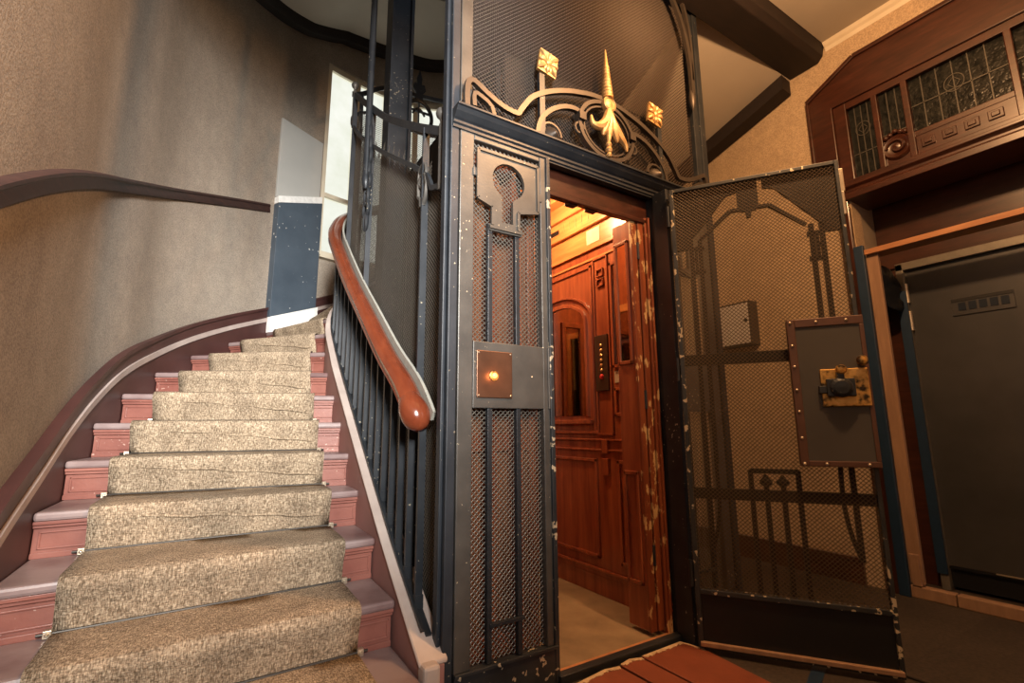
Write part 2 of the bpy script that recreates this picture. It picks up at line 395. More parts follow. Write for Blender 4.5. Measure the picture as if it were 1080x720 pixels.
for k in range(1, NST+1):
    a, b, a2, b2 = [Vector((*p, 0)) for p in (INN[k-1], OUT[k-1], INN[k], OUT[k])]
    z = RISE*k
    back = ((a2-a)+(b2-b)).normalized()
    nb = Vector((-(b-a).y, (b-a).x, 0)).normalized()
    if nb.dot(back) < 0: nb = -nb
    nb2 = Vector((-(b2-a2).y, (b2-a2).x, 0)).normalized()
    if nb2.dot(back) < 0: nb2 = -nb2
    ar, br = a + nb*.03, b + nb*.03           # riser face line
    m = MB(); q = [a, b, b2 + nb2*.04, a2 + nb2*.04]
    if k == NST: q = [a, b, b + back*.3, a + back*.2]
    m.add([p + Vector((0, 0, z-.036)) for p in q] + [p + Vector((0, 0, z)) for p in q], [(3, 2, 1, 0), (4, 5, 6, 7), (0, 1, 5, 4), (1, 2, 6, 5), (2, 3, 7, 6), (3, 0, 4, 7)])
    tr = m.build('tread', 'stair_top', stair, bevel=.012)
    m = MB()
    def along(f0, f1, d0, d1, z0, z1):
        p0, p1 = ar.lerp(br, f0), ar.lerp(br, f1)
        c = [p0+nb*d0, p1+nb*d0, p1+nb*d1, p0+nb*d1]
        m.add([p + Vector((0, 0, z0)) for p in c] + [p + Vector((0, 0, z1)) for p in c], [(3, 2, 1, 0), (4, 5, 6, 7), (0, 1, 5, 4), (1, 2, 6, 5), (2, 3, 7, 6), (3, 0, 4, 7)])
    zb = z-RISE
    along(.004, .998, 0, .03, zb, z-.036)                        # riser board
    along(.002, .999, -.022, .0, z-.05, z-.036); along(.003, .999, -.012, 0, z-.064, z-.05)   # cove under the nosing
    L = (b-a).length; e = .03/L
    along(.004, .998, -.008, 0, zb, zb+.022)                      # base strip
    for f0, f1 in ((.012, .012+e*.28), (1-.016-e*.28, 1-.016), (.118, .118+e*.28), (.8, .8+e*.28)): along(f0, f1, -.006, 0, zb+.034, z-.078)
    for f0, f1 in ((.012, .124), (.8, 1-.016)):
        along(f0, f1, -.006, 0, zb+.034, zb+.041); along(f0, f1, -.006, 0, z-.085, z-.078)
    m.build('riser', 'stair_red', stair, bevel=.002)
# nosing line heights along inner and outer paths
def arc(pts):
    s = [0]
    for p, q in zip(pts, pts[1:]): s.append(s[-1]+math.dist(p, q))
    return s
so = smooth_table([(x, y, RISE*(i+1)) for i, (x, y) in enumerate(OUT)], .07)
x0, y0, z0 = so[0]
so = [(x0, y0-1.2+.1*i, max(.05, z0-.6*(1.2-.1*i))) for i in range(12)] + so
def skirt_sweep(name, mat, zlo, zhi, t0, t1, bev=0):
    m = MB(); rings = []
    for i, (x, y, z) in enumerate(so):
        p, q = so[max(i-1, 0)], so[min(i+1, len(so)-1)]
        d = Vector((q[0]-p[0], q[1]-p[1], 0)).normalized(); o = Vector((-d.y, d.x, 0))
        c = Vector((x, y, 0))
        z_a = max(0.0, z+zlo)
        rings.append([c+o*t0+Vector((0, 0, z_a)), c+o*t0+Vector((0, 0, z+zhi)), c+o*t1+Vector((0, 0, z+zhi)), c+o*t1+Vector((0, 0, z_a))])
    m.ring_loft(rings); return m.build(name, mat, stair, smooth=True)
skirt_sweep('skirting_board', 'skirt', -.45, .255, .0, .034)
tag(skirt_sweep('skirting_moulding', 'skirt_line', .115, .155, -.012, .0), 'pale moulding line on the skirting')
skirt_sweep('skirting_cap', 'skirt', .235, .262, -.014, .0)
# inner string with its pale cap
zst = [(-.3, .05), (0, .215), (.17, .33), (.48, .54), (.82, .79), (1.26, 1.12), (1.71, 1.46), (2.0, 1.73), (2.3, 2.0), (2.7, 2.32), (3.2, 2.66), (3.8, 3.0)]
ss = [-.02+.06*i for i in range(62)]
m = MB(); rings = []
for s in ss:
    z = interp(zst, s); i_, o_ = shaft(s, .045), shaft(s, .135)
    rings.append([Vector((*o_, max(0, z-.42))), Vector((*o_, z)), Vector((*i_, z)), Vector((*i_, max(0, z-.42)))])
m.ring_loft(rings); m.build('string_board', 'string', stair, smooth=True)
m = MB(); rings = []
for s in ss:
    z = interp(zst, s); i_, o_ = shaft(s, .03), shaft(s, .143)
    rings.append([Vector((*o_, z)), Vector((*o_, z+.018)), Vector((*i_, z+.018)), Vector((*i_, z))])
m.ring_loft(rings); tag(m.build('string_cap', 'string_cap', stair, smooth=True, bevel=.006), 'pale stone coloured cap of the inner string')
m = MB(); m.box(-.14, -.075, -.06, .005, 0, .225); m.box(-.146, -.07, -.066, .01, 0, .07)
tag(m.build('foot_block', M['string_cap'], stair, bevel=.012), 'chipped block at the foot of the string')
# sub-floor of the winders and rising soffit on the right side
soff = [(3.0, 2.2), (3.3, 2.3), (3.9, 2.6), (4.68, 3.02), (5.2, 3.26), (5.8, 3.5), (6.4, 3.75), (6.66, 3.86)]
wall_out = [(.87, 3.99), (1.3, 3.96), (1.7, 3.78), (2.0, 3.58), (2.45, 3.1), (2.8, 2.4), (2.96, 1.7), (2.985, 1.25), (2.985, .8), (2.985, .3), (2.985, -.02)]
wo = smooth_table(wall_out, .05); wl_s = arc(wo)
def wall_at(f):
    t = f*wl_s[-1]
    for i in range(len(wo)-1):
        if wl_s[i+1] >= t: u = (t-wl_s[i])/(wl_s[i+1]-wl_s[i]+1e-9); return (wo[i][0]+(wo[i+1][0]-wo[i][0])*u, wo[i][1]+(wo[i+1][1]-wo[i][1])*u)
    return wo[-1]
m = MB(); ri = []; rs = []
for i in range(60):
    f = i/59; s = 3.3+f*(6.62-3.3); z = interp(soff, s)
    p, q = Vector((*shaft(s, .06), z+.12)), Vector((*wall_at(f), z))
    if f > .42:                    # straight part: keep the inner point level with the wall point
        y = q.y; p = Vector((1.80, min(y, 1.95 + (y-1.95)*.6) if y > 1.95 else y, z+.12))
    ri.append([p, q, q+Vector((0, 0, .24)), p+Vector((0, 0, .24))])
m.ring_loft(ri); tag(m.build('ceiling_flight', 'soffit', smooth=True), 'plaster underside of the flight rising to the landing on the right', 'ceiling', kind='structure')
m = MB(); rr = []
for r in ri[14:]:
    q = r[1]; d = (q-r[0]).normalized(); a = q - d*.01
    rr.append([a+Vector((0, 0, .2)), a+Vector((0, 0, -.12)), a-d*.12+Vector((0, 0, -.12)), a-d*.12+Vector((0, 0, .2))])
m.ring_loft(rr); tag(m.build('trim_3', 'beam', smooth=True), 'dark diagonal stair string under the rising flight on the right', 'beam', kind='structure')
# upper flight soffit over the left side and the back
m = MB(); rr = []
for i in range(40):
    s = 3.78+(6.64-3.78)*i/39; z = interp(soff, s)+.11; p, q = shaft(s, .045), shaft(s, .07)
    rr.append([Vector((*p, z)), Vector((*q, z)), Vector((*q, 6.5)), Vector((*p, 6.5))])
m.ring_loft(rr); tag(m.build('wall_shaft', 'shaft_board', smooth=True), 'dark brown boarding behind the upper mesh of the lift shaft', 'wall', kind='structure')
up_out = smooth_table([(-1.45, -.02), (-1.45, .6), (-1.45, 1.2), (-1.41, 1.7), (-1.23, 2.5), (-.775, 3.225), (-.44, 3.57), (.055, 3.845), (.4, 3.935), (.87, 3.985), (1.3, 3.96), (1.6, 3.83), (2.0, 3.58), (2.45, 3.1)], .06)
uz = [(0, 3.95), (1.5, 4.75), (2.6, 5.2), (3.6, 5.55), (4.15, 5.72), (4.6, 5.95), (5.3, 6.07), (6.4, 6.1), (8, 6.3)]
sa = arc(up_out); m = MB(); ri = []; tr = []
for i, (x, y) in enumerate(up_out):
    f = sa[i]/sa[-1]; z = interp(uz, sa[i]); si = f*4.55
    p, q = Vector((*shaft(si, .06), z)), Vector((x, y, z))
    ri.append([p, q, q+Vector((0, 0, .2)), p+Vector((0, 0, .2))])
    d = (q-p).normalized(); b = q - d*.005
    tr.append([b+Vector((0, 0, .05)), b+Vector((0, 0, -.1)), b-d*.10+Vector((0, 0, -.1)), b-d*.14+Vector((0, 0, -.02)), b-d*.14+Vector((0, 0, .05))])
m.ring_loft(ri); tag(m.build('ceiling_upper_flight', 'soffit', smooth=True), 'grey underside of the upper flight curving over the stairs', 'ceiling', kind='structure')
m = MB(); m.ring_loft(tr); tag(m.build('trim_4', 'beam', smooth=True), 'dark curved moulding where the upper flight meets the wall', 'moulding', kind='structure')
# chair rail on the stair wall
cz = smooth_table([(-.6, 1.32), (.0, 1.70), (.6, 2.03), (1.2, 2.31), (1.8, 2.56), (2.4, 2.81), (3.0, 3.05), (3.6, 3.27), (4.15, 3.44)], .04)
cr = [(p[0], p[1]) for p in wl]; cs = arc(cr); pts = []; st = None
for i, p in enumerate(cr):
    if p[1] < -.6: continue
    if p[0] > -.475: break
    if st is None: st = cs[i]; ybase = p[1]
    pts.append((p[0], p[1], interp(cz, cs[i]-st+ybase)-.02))
m = MB(); m.sweep(pts, [(-.002, -.045), (.02, -.045), (.026, -.025), (.026, .008), (.038, .02), (.038, .032), (.026, .038), (-.002, .038)])
tag(m.build('trim_5', 'rail_dark', smooth=True), 'dark wooden chair rail climbing along the stair wall', 'rail', kind='structure')

# ---- boards on the stair wall beside the window
def on_wall(name, p0, p1, zs, t, mat, label, cat, bev=.003):
    """zs = (left bottom, left top, right bottom, right top)"""
    d = Vector((p1[0]-p0[0], p1[1]-p0[1], 0)).normalized(); o = Vector((d.y, -d.x, 0))
    m = MB(); vs = []
    for off in (-.06, t):
        for p, lo, hi in ((p0, zs[0], zs[1]), (p1, zs[2], zs[3])):
            for z in (lo, hi): vs.append(Vector((*p, z)) + o*off)
    m.add(vs, [(0, 1, 3, 2), (4, 6, 7, 5), (0, 4, 5, 1), (2, 3, 7, 6), (0, 2, 6, 4), (1, 5, 7, 3)])
    return tag(m.build(name, mat, bevel=bev), label, cat)
PL, PR = (-.44, 3.565), (.03, 3.82)
on_wall('slate_board', PL, PR, (2.16, 3.385, 2.37, 3.60), .075, 'slate', 'tall dark slate blue board on the wall at the top of the stairs', 'board')
on_wall('white_strip', PL, PR, (3.39, 3.465, 3.60, 3.68), .07, 'white', 'narrow white strip above the slate blue board', 'strip')
on_wall('grey_panel', PL, PR, (3.47, 4.39, 3.685, 4.37), .02, 'patch', 'pale grey wall panel above the white strip beside the window', 'panel')
on_wall('white_board', PL, (.045, 3.825), (2.0, 2.16, 2.17, 2.375), .09, 'white', 'bright white board at the foot of the slate blue board', 'board')

# ---- stair window
win = empty('window_1', (.85, 3.95, WIN_Z0), 'tall bright frosted window behind the lift shaft', 'window', kind='structure')
def wb_pt(f):
    s = arc(wb); t = f*s[-1]
    for i in range(len(wb)-1):
        if s[i+1] >= t-1e-9: u = (t-s[i])/(s[i+1]-s[i]); return Vector((wb[i][0]+(wb[i+1][0]-wb[i][0])*u, wb[i][1]+(wb[i+1][1]-wb[i][1])*u, 0))
def wb_out(f):
    a, b = wb_pt(max(0, f-.02)), wb_pt(min(1, f+.02)); d = (b-a).normalized(); return Vector((-d.y, d.x, 0))
fr = MB()
cols = [0, .25, .5, .75, 1]
for f in cols:
    p = wb_pt(f)+wb_out(f)*.05; d = wb_out(f); t = Vector((d.y, -d.x, 0))
    w = .035 if f not in (0, 1) else .05
    fr.ring_loft([[p+t*i*w+d*j*.04+Vector((0, 0, z)) for i, j in ((-1, -1), (1, -1), (1, 1), (-1, 1))] for z in (WIN_Z0, WIN_Z1)])
for z in (WIN_Z0+.04, 3.78, WIN_Z1-.03):
    fr.sweep([wb_pt(i/20)+wb_out(i/20)*.05+Vector((0, 0, z)) for i in range(21)], RECT(.06, .05 if z == 3.78 else .08))
fr.build('window_frame', 'cream', win)
for f0, f1 in zip(cols, cols[1:]):
    for z0_, z1_ in ((WIN_Z0, 3.78), (3.78, WIN_Z1)):
        g = MB(); n = 5; vs = []
        for i in range(n+1):
            f = f0+(f1-f0)*i/n; p = wb_pt(f)+wb_out(f)*.055
            vs += [p+Vector((0, 0, z0_)), p+Vector((0, 0, z1_))]
        g.add(vs, [(2*i, 2*i+2, 2*i+3, 2*i+1) for i in range(n)]); g.build('pane', 'frosted', win)
sl = MB(); sl.sweep([wb_pt(i/20)+Vector((0, 0, WIN_Z0-.015)) for i in range(21)], RECT(.16, .03)); sl.build('window_sill', 'cream', win)

# ------------------------------------------------------------------ carpet runner and rods
def pin(k, f):   # point on nosing k at fraction f from the inner end
    a, b = Vector((*INN[k-1], 0)), Vector((*OUT[k-1], 0)); return a.lerp(b, f)
FI = lambda k: .145/(Vector((*INN[k-1], 0))-Vector((*OUT[k-1], 0))).length
FO = lambda k: 1-.175/(Vector((*INN[k-1], 0))-Vector((*OUT[k-1], 0))).length
rows = []
NW = 14
for k in range(1, NST):
    a, b, a2, b2 = pin(k, FI(k)), pin(k, FO(k)), pin(k+1, FI(k+1)), pin(k+1, FO(k+1))
    z = RISE*k; nb = Vector((-(b-a).y, (b-a).x, 0)).normalized()
    if nb.dot(a2-a+b2-b) < 0: nb = -nb
    nb2 = Vector((-(b2-a2).y, (b2-a2).x, 0)).normalized()
    if nb2.dot(a2-a+b2-b) < 0: nb2 = -nb2
    pr = [(nb*.016, z-RISE+.012), (nb*.008, z-.10), (nb*-.004, z-.06), (nb*-.014, z-.036), (nb*-.016, z-.012), (nb*-.008, z+.004), (nb*.012, z+.009)]
    for off, zz in pr: rows.append([a.lerp(b, i/NW)+off+Vector((0, 0, zz+random.uniform(-.0015, .0015))) for i in range(NW+1)])
    for t in (.35, .7): rows.append([a.lerp(b, i/NW).lerp(a2.lerp(b2, i/NW), t)+Vector((0, 0, z+.008)) for i in range(NW+1)])
    rows.append([a2.lerp(b2, i/NW)+nb2*.012+Vector((0, 0, z+.008)) for i in range(NW+1)])
m = MB(); n = NW+1
m.add([p for r in rows for p in r], [(i*n+j, i*n+j+1, (i+1)*n+j+1, (i+1)*n+j) for i in range(len(rows)-1) for j in range(NW)])
run = m.build('stair_runner', 'carpet', smooth=True)
for p in run.data.polygons: p.use_smooth = True
md = run.modifiers.new('Solidify', 'SOLIDIFY'); md.thickness = .007; md.offset = 1
tag(run, 'beige woven sisal runner carpet laid down the middle of the red stairs', 'carpet')
for k in range(4, 11):
    a, b = pin(k, FI(k)), pin(k, FO(k)); nb = Vector((-(b-a).y, (b-a).x, 0)).normalized()
    if nb.y < 0: nb = -nb
    m = MB(); q = []
    for i in range(13):
        f = .93-.9*i/12; zz = RISE*k-.038-.075*(i/12)**1.3+.004*math.sin(i*1.9+k)
        q.append(a.lerp(b, f)+nb*(-.016 if zz > RISE*k-.06 else -.006)+Vector((0, 0, zz)))
    m.tube(q, [.001]+[.0055]*11+[.001], 6); m.build('carpet_fold', 'carpet', run, smooth=True)
ordn = ['first', 'second', 'third', 'fourth', 'fifth', 'sixth']
for i, k in enumerate((2, 3, 4, 5, 6, 7)):
    a, b = pin(k, FI(k)-.03), pin(k, FO(k)+.03); d = Vector((-(b-a).y, (b-a).x, 0)).normalized()
    if d.y < 0: d = -d
    z = RISE*(k-1)+.016; p, q = a+d*.004+Vector((0, 0, z)), b+d*.004+Vector((0, 0, z))
    m = MB(); m.tube([p, q], .0055, 8)
    r = m.build('stair_rod', 'rod', smooth=True)
    tag(r, 'thin dark stair rod across the carpet, %s one counted from the bottom' % ordn[i], 'stair rod', 'stair rods holding the runner')
    for e, f in ((p, q), (q, p)):
        v = (f-e).normalized(); c = e+v*.03
        m = MB(); m.box(c.x-.012, c.x+.012, c.y-.012, c.y+.014, c.z-.013, c.z+.013); m.lathe((c.x, c.y-.016, c.z), [(.003, -.006), (.007, 0), (.004, .008)], 'y', 8)
        m.build('bracket', 'rivet', r, bevel=.003)

# ------------------------------------------------------------------ balustrade
bal = empty('stair_balustrade', (-.06, .1, .25), 'dark iron stair balustrade with polished red wooden handrail beside the lift shaft', 'balustrade')
hz = smooth_table([(.06, 1.03), (.12, 1.075), (.30, 1.235), (.60, 1.425), (.98, 1.70), (1.43, 2.03), (1.9, 2.42), (2.2, 2.69), (2.5, 2.95), (2.9, 3.22), (3.3, 3.46), (3.7, 3.7)], .04)
HP = [(-.034, -.04), (.034, -.04), (.047, -.022), (.042, -.004), (.05, .014), (.036, .036), (.012, .045), (-.012, .045), (-.036, .036), (-.05, .014), (-.042, -.004), (-.047, -.022)]
pts = [Vector((*shaft(s, .115), z)) for s, z in hz if s > .17]
m = MB(); m.sweep(pts, HP)
p0 = pts[0]
hr = m.build('handrail', 'handrail', bal, smooth=True)
# turned knob closing the lower end
d = (pts[0]-pts[2]).normalized(); m = MB(); rings = []
up = Vector((0, 0, 1)); a = d.cross(up).normalized(); b = a.cross(d)
for t, r, dz in ((-.05, 1.0, 0), (-.02, 1.12, 0), (.01, 1.27, -.004), (.04, 1.28, -.012), (.065, 1.1, -.02), (.085, .72, -.024), (.094, .25, -.026)):
    c = p0 + d*t + Vector((.012*max(0, t*10), 0, dz))
    rings.append([c + a*(.05*r*math.cos(2*PI*k/20)) + b*(.047*r*math.sin(2*PI*k/20)) for k in range(20)])
m.ring_loft(rings); tag(m.build('rail_knob', 'handrail', bal, smooth=True), 'rounded end of the handrail')
m = MB(); m.sweep([Vector((*shaft(s, .05), z+.03)) for s, z in hz if s > .1], RECT(.014, .045)); m.build('top_bar', 'cap_grey', bal, smooth=True)
zb = [(.06, .28), (.1, .305), (.37, .48), (.84, .83), (1.28, 1.17), (1.85, 1.62), (2.2, 1.95), (2.7, 2.35), (3.2, 2.70), (3.8, 3.05)]
m = MB(); m.sweep([Vector((*shaft(s, .075), interp(zb, s))) for s in [.06+.05*i for i in range(68)]], RECT(.022, .014)); m.build('bottom_bar', 'iron', bal, smooth=True)
m = MB(); m.sweep([Vector((*shaft(s, .1), interp(zb, s)+.02)) for s in [.06+.05*i for i in range(68)]], RECT(.012, .012)); m.build('bottom_bar', 'iron', bal, smooth=True)
for i in range(27):
    s = .165+.125*i; x, y = shaft(s, .08); m = MB()
    zt = interp([(q[0], q[1]) for q in hz], s)
    m.bar((x, y, interp(zb, s)-.05), (x, y, zt), .03, .016, (0, 1, 0))
    m.bar((x, y, interp(zb, s)+.0), (x, y, interp(zb, s)+.05), .036, .024, (0, 1, 0))
    m.build('baluster', 'iron', bal)

# ------------------------------------------------------------------ curved mesh screen of the shaft
cage = empty('shaft_screen', (0, 1, 0), 'curved dark wire mesh screen round the back of the lift shaft', 'screen')
rz = smooth_table([(.11, 2.43), (.13, 2.44), (.475, 2.66), (1.0, 3.02), (1.49, 3.41), (1.96, 3.80), (2.5, 4.22), (2.76, 4.47), (2.94, 4.6), (3.3, 4.71), (3.64, 4.73), (4.2, 4.8), (4.68, 4.85)], .05)
lz = smooth_table([(.11, 2.14), (.17, 2.176), (.24, 2.2), (.29, 2.28), (.456, 2.41), (1.187, 2.90), (1.73, 3.305), (2.0, 3.55), (2.4, 3.93), (2.77, 4.22), (2.95, 4.27), (3.3, 4.26), (3.7, 4.3), (4.68, 4.5)], .05)
RZ = lambda s: interp(rz, s)
LZ = lambda s: interp(lz, s)
m = MB(); m.sweep([Vector((*shaft(s, .03), z)) for s, z in rz], RECT(.024, .042)); m.build('top_rail', 'iron', cage, smooth=True)
m = MB(); m.sweep([Vector((*shaft(s, .034), z)) for s, z in lz], RECT(.018, .026)); m.build('lower_rail', 'iron', cage, smooth=True)
m = MB()
lattice(m, lambda u, v: (*shaft(.1+u, .01), v), lambda u, v: shaft_n(.1+u), 1.85, 4.0, lambda u, v: interp(zst, u+.1)-.1 < v < LZ(u+.1), .1)
lattice(m, lambda u, v: (*shaft(1.95+u, .01), v), lambda u, v: shaft_n(1.95+u), 2.73, 4.7, lambda u, v: interp(zst, u+1.95)-.1 < v < LZ(u+1.95), .05, r=.002)
m.build('wire_mesh', 'mesh', cage)
for s in (.34, 1.37, 1.95, 2.5, 3.75):
    x, y = shaft(s, .03); nx, ny, _ = shaft_n(s); m = MB()
    m.bar((x, y, max(.1, interp(zst, s)-.1)), (x, y, RZ(s)), .034, .014, (-ny, nx, 0)); m.build('stanchion', 'iron', cage)
for s in (.13, 1.98):
    x, y = shaft(s, .035); m = MB(); z = RZ(s)
    m.lathe((x, y, z), [(.014, -.3), (.014, .03), (.008, .045), (.012, .06), (.026, .075), (.03, .092), (.024, .11), (.006, .12)], 'z', 12); m.build('ball_finial', 'iron_grey', cage, smooth=True)
# ring and leaf finial on the far rail
x, y = shaft(3.3, .03); m = MB(); zc = 4.46
m.tube([(x+.155*math.sin(t), y, zc+.185*math.cos(t)) for t in [2*PI*i/28 for i in range(28)]], .022, 8, True, (0, 1, 0))
m.bar((x, y, zc-.18), (x, y, zc+.2), .016); m.bar((x-.14, y, zc+.06), (x+.14, y, zc+.06), .02)
m.tube([(x-.07, y, zc+.02), (x-.03, y, zc+.08), (x, y, zc+.1), (x+.03, y, zc+.08), (x+.07, y, zc+.02)], .012, 6)
m.build('ring_ornament', 'iron', cage, smooth=True)
m = MB(); zf = 4.66
m.prism([(-.05, 0), (-.035, .07), (-.075, .13), (-.06, .2), (-.025, .19), (-.03, .27), (0, .38), (.03, .27), (.025, .19), (.06, .2), (.075, .13), (.035, .07), (.05, 0)], lambda u, v, t: (x+u, y+t, zf+v), -.015, .015)
m.build('leaf_finial', 'iron', cage, bevel=.006)
# scroll ornaments on the near side of the screen
m = MB(); x0 = -.035
for y0_, z0_, sc in ((.34, 2.13, .62),):
    m.tube([(x0, y0_+sc*u, z0_+sc*v) for u, v in ((.0, .03), (.0, .05), (-.05, .1), (-.07, .2), (-.03, .29), (.05, .31), (.11, .25), (.1, .14), (.05, .1), (.04, .03))], .013, 6, False, (1, 0, 0))
    m.tube([(x0, y0_+.02+.05*math.cos(t), z0_+.19+.06*math.sin(t)) for t in [2*PI*i/14 for i in range(14)]], .01, 6, True, (1, 0, 0))
m.build('scroll_ornament', 'iron_grey', cage, smooth=True)
m = MB()
for i in range(8):
    zz = 2.45+i*.095; w = (.03, .06, .045, .075, .04, .065, .05, .03)[i]
    m.tube([(-.05, 1.37+w*math.sin(t), zz+.07*math.cos(t)) for t in [PI*j/6 for j in range(7)]], [.004, .01, .014, .015, .013, .009, .004], 6, False, (1, 0, 0))
    m.tube([(-.05, 1.37-w*math.sin(t), zz+.07*math.cos(t)) for t in [PI*j/6 for j in range(7)]], [.004, .01, .014, .015, .013, .009, .004], 6, False, (1, 0, 0))
m.build('leaf_ornament', 'iron', cage, smooth=True)

# tall posts inside the shaft
m = MB(); m.box(.175, .375, 1.72, 1.80, 0, 6.0); m.box(.165, .185, 1.66, 1.82, 0, 6.0); m.box(.34, .36, 1.69, 1.73, 0, 6.0)
tag(m.build('guide_post', 'iron'), 'broad dark iron guide post rising inside the curved screen', 'post')
m = MB(); m.tube([(-.062, 1.37, 2.75), (-.062, 1.37, 4.95)], .024, 10)
m.lathe((-.062, 1.37, 2.75), [(.01, -.06), (.026, -.03), (.03, 0), (.024, .04)], 'z', 10)
tag(m.build('stanchion_pole', 'iron', smooth=True), 'slender dark round pole rising from the curved screen rail', 'pole')

# ------------------------------------------------------------------ lift front
front = empty('lift_enclosure', (.87, 0, 0), 'grey iron lift front with cornice, mesh side panels and wrought ornament', 'lift front')
m = MB()
m.box(-.046, -.006, -.004, .05, 0, 6.2); m.box(-.062, -.046, .02, .06, 0, 6.2); m.box(-.06, .0, .03, .055, 0, 6.2)
m.build('corner_post', 'iron_blue', front, bevel=.004)
m = MB(); m.box(1.75, 1.80, -.012, .07, 0, 6.2); m.build('corner_post', 'iron', front, bevel=.004)
def side_panel(x0, sgn):
    X = lambda u: x0 + sgn*u
    def bx(mb, u0, u1, y0, y1, z0, z1): a, b = sorted((X(u0), X(u1))); mb.box(a, b, y0, y1, z0, z1)
    m = MB(); bx(m, 0, .07, -.005, .04, .147, 2.4); bx(m, .435, .482, -.005, .05, .147, 2.4); bx(m, .07, .435, -.004, .035, 2.36, 2.4)
    fr_ = m.build('panel_frame', 'iron_grey', front, bevel=.004)
    m = MB(); bx(m, 0, .482, -.012, .03, .0, .147); bx(m, 0, .482, -.02, -.01, .135, .15); tag(m.build('kick_plate', 'iron_chipped', front, bevel=.003), 'chipped black iron kick plate')
    m = MB(); bx(m, .07, .436, -.008, .03, 1.137, 1.421); bx(m, .46, .482, -.012, .0, 1.137, 1.421); m.build('middle_plate', 'iron_grey', front, bevel=.003)
    for z0, z1 in ((.15, 1.137), (1.421, 2.36)):
        m = MB(); lattice(m, lambda u, v: (X(.07+u), .022, z0+v), lambda u, v: (0, 1, 0), .367, z1-z0, r=.0023); m.build('wire_mesh', 'mesh', front)
    for u in (.155, .30):
        for z0, z1 in ((.15, 1.137), (1.421, 1.97)):
            m = MB(); bx(m, u-.011, u+.011, -.004, .02, z0, z1); m.build('upright_bar', 'iron', front, bevel=.002)
    m = MB(); bx(m, .155, .32, -.008, .01, .277, .293); m.build('cross_bar', 'iron', front, bevel=.002)
    # keyhole ornament: square head with a round hole on a stepped stem
    import bmesh
    c, r = (.25, 2.195), .088
    outer = [(.085, 2.315), (.085, 2.075), (.16, 2.045), (.16, 1.965), (.145, 1.965), (.145, 1.935), (.318, 1.935), (.318, 1.965), (.30, 1.965), (.30, 2.045), (.415, 2.075), (.415, 2.315)]
    hole = []
    for i in range(29):
        t = math.radians(-72 + i*(324/28) + 0)  # arc from lower right round to lower left
        t = math.radians(-65 + (310*i/28)); hole.append((c[0]+r*math.cos(t), c[1]+r*math.sin(t)))
    slot = [(.213, 1.985), (.272, 1.985)]
    inner = hole + [(.213, 2.1), (.213, 1.985), (.272, 1.985), (.272, 2.1)]
    bm = bmesh.new()
    def loop(p): 
        vs = [bm.verts.new((X(u), -.012, z)) for u, z in p]; return [bm.edges.new((vs[i], vs[(i+1) % len(vs)])) for i in range(len(vs))]
    es = loop(outer) + loop(inner)
    bmesh.ops.triangle_fill(bm, use_beauty=True, use_dissolve=False, edges=es)
    ext = bmesh.ops.extrude_face_region(bm, geom=bm.faces[:]); bmesh.ops.translate(bm, verts=[v for v in ext['geom'] if isinstance(v, bmesh.types.BMVert)], vec=(0, .018, 0))
    mm = MB(); bm.verts.index_update(); mm.add([v.co[:] for v in bm.verts], [[v.index for v in f.verts] for f in bm.faces]); bm.free()
    # raised lip round the head
    for (u0, z0), (u1, z1) in (((.085, 2.315), (.415, 2.315)), ((.085, 2.075), (.085, 2.315)), ((.415, 2.075), (.415, 2.315)), ((.145, 1.95), (.318, 1.95)), ((.16, 2.05), (.16, 1.96)), ((.3, 2.05), (.3, 1.96)), ((.085, 2.075), (.16, 2.05)), ((.3, 2.05), (.415, 2.075))):
        mm.bar((X(u0), -.014, z0), (X(u1), -.014, z1), .014, .012, (0, 1, 0))
    k = mm.build('keyhole_ornament', 'iron_grey', front); tag(k, 'keyhole shaped iron plate over the mesh')
    for u, z in ((.075, 2.2), (.428, 2.16)):
        m = MB(); bx(m, u-.012, u+.012, -.012, .01, z-.02, z+.02); m.build('mesh_clip', 'iron_grey', front, bevel=.003)
side_panel(0, 1)
side_panel(1.74, -1)
# call plate
m = MB(); m.box(.085, .262, -.014, -.007, 1.18, 1.382); cp = m.build('call_plate', 'bronze', front, bevel=.003); tag(cp, 'bronze call button plate with a glowing orange light')
m = MB(); m.lathe((.168, -.014, 1.275), [(.022, .002), (.022, -.004), (.016, -.006), (.001, -.006)], 'y', 20); m.build('button_rim', 'brass', cp, smooth=True)
m = MB(); m.lathe((.168, -.02, 1.275), [(.013, .002), (.012, -.004), (.006, -.008), (.001, -.009)], 'y', 16); m.build('call_light', 'lamp_on', cp, smooth=True)
for u, z in ((.095, 1.19), (.252, 1.19), (.095, 1.372), (.252, 1.372), (.37, 1.28)):
    m = MB(); m.lathe((u, -.014 if u < .3 else -.008, z), [(.004, .004), (.004, -.001), (.001, -.003)], 'y', 8); m.build('screw', 'rivet', front)
# cornice
m = MB(); prof = [(.06, 2.385), (-.012, 2.385), (-.012, 2.40), (-.02, 2.405), (-.02, 2.418), (-.03, 2.425), (-.05, 2.445), (-.062, 2.462), (-.07, 2.464), (-.07, 2.475), (.06, 2.475)]
m.prism(prof, lambda u, v, t: (t, u, v), -.042, 1.79); m.build('cornice', 'iron', front, bevel=.002)
m = MB(); m.box(.482, 1.258, -.005, .03, 2.375, 2.39); m.build('head_bar', 'iron', front)
# door jambs
m = MB(); m.box(1.25, 1.30, -.03, .06, 0, 2.39); m.box(1.235, 1.262, -.11, -.01, 0, 2.385); m.build('hinge_post', 'iron', front, bevel=.004)
m = MB(); m.box(.468, .49, -.016, .04, 0, 2.39); m.build('latch_post', 'iron_chipped', front, bevel=.003)
m = MB(); m.box(.48, 1.26, -.035, .01, 0, .035); m.build('threshold', 'iron', front, bevel=.004)
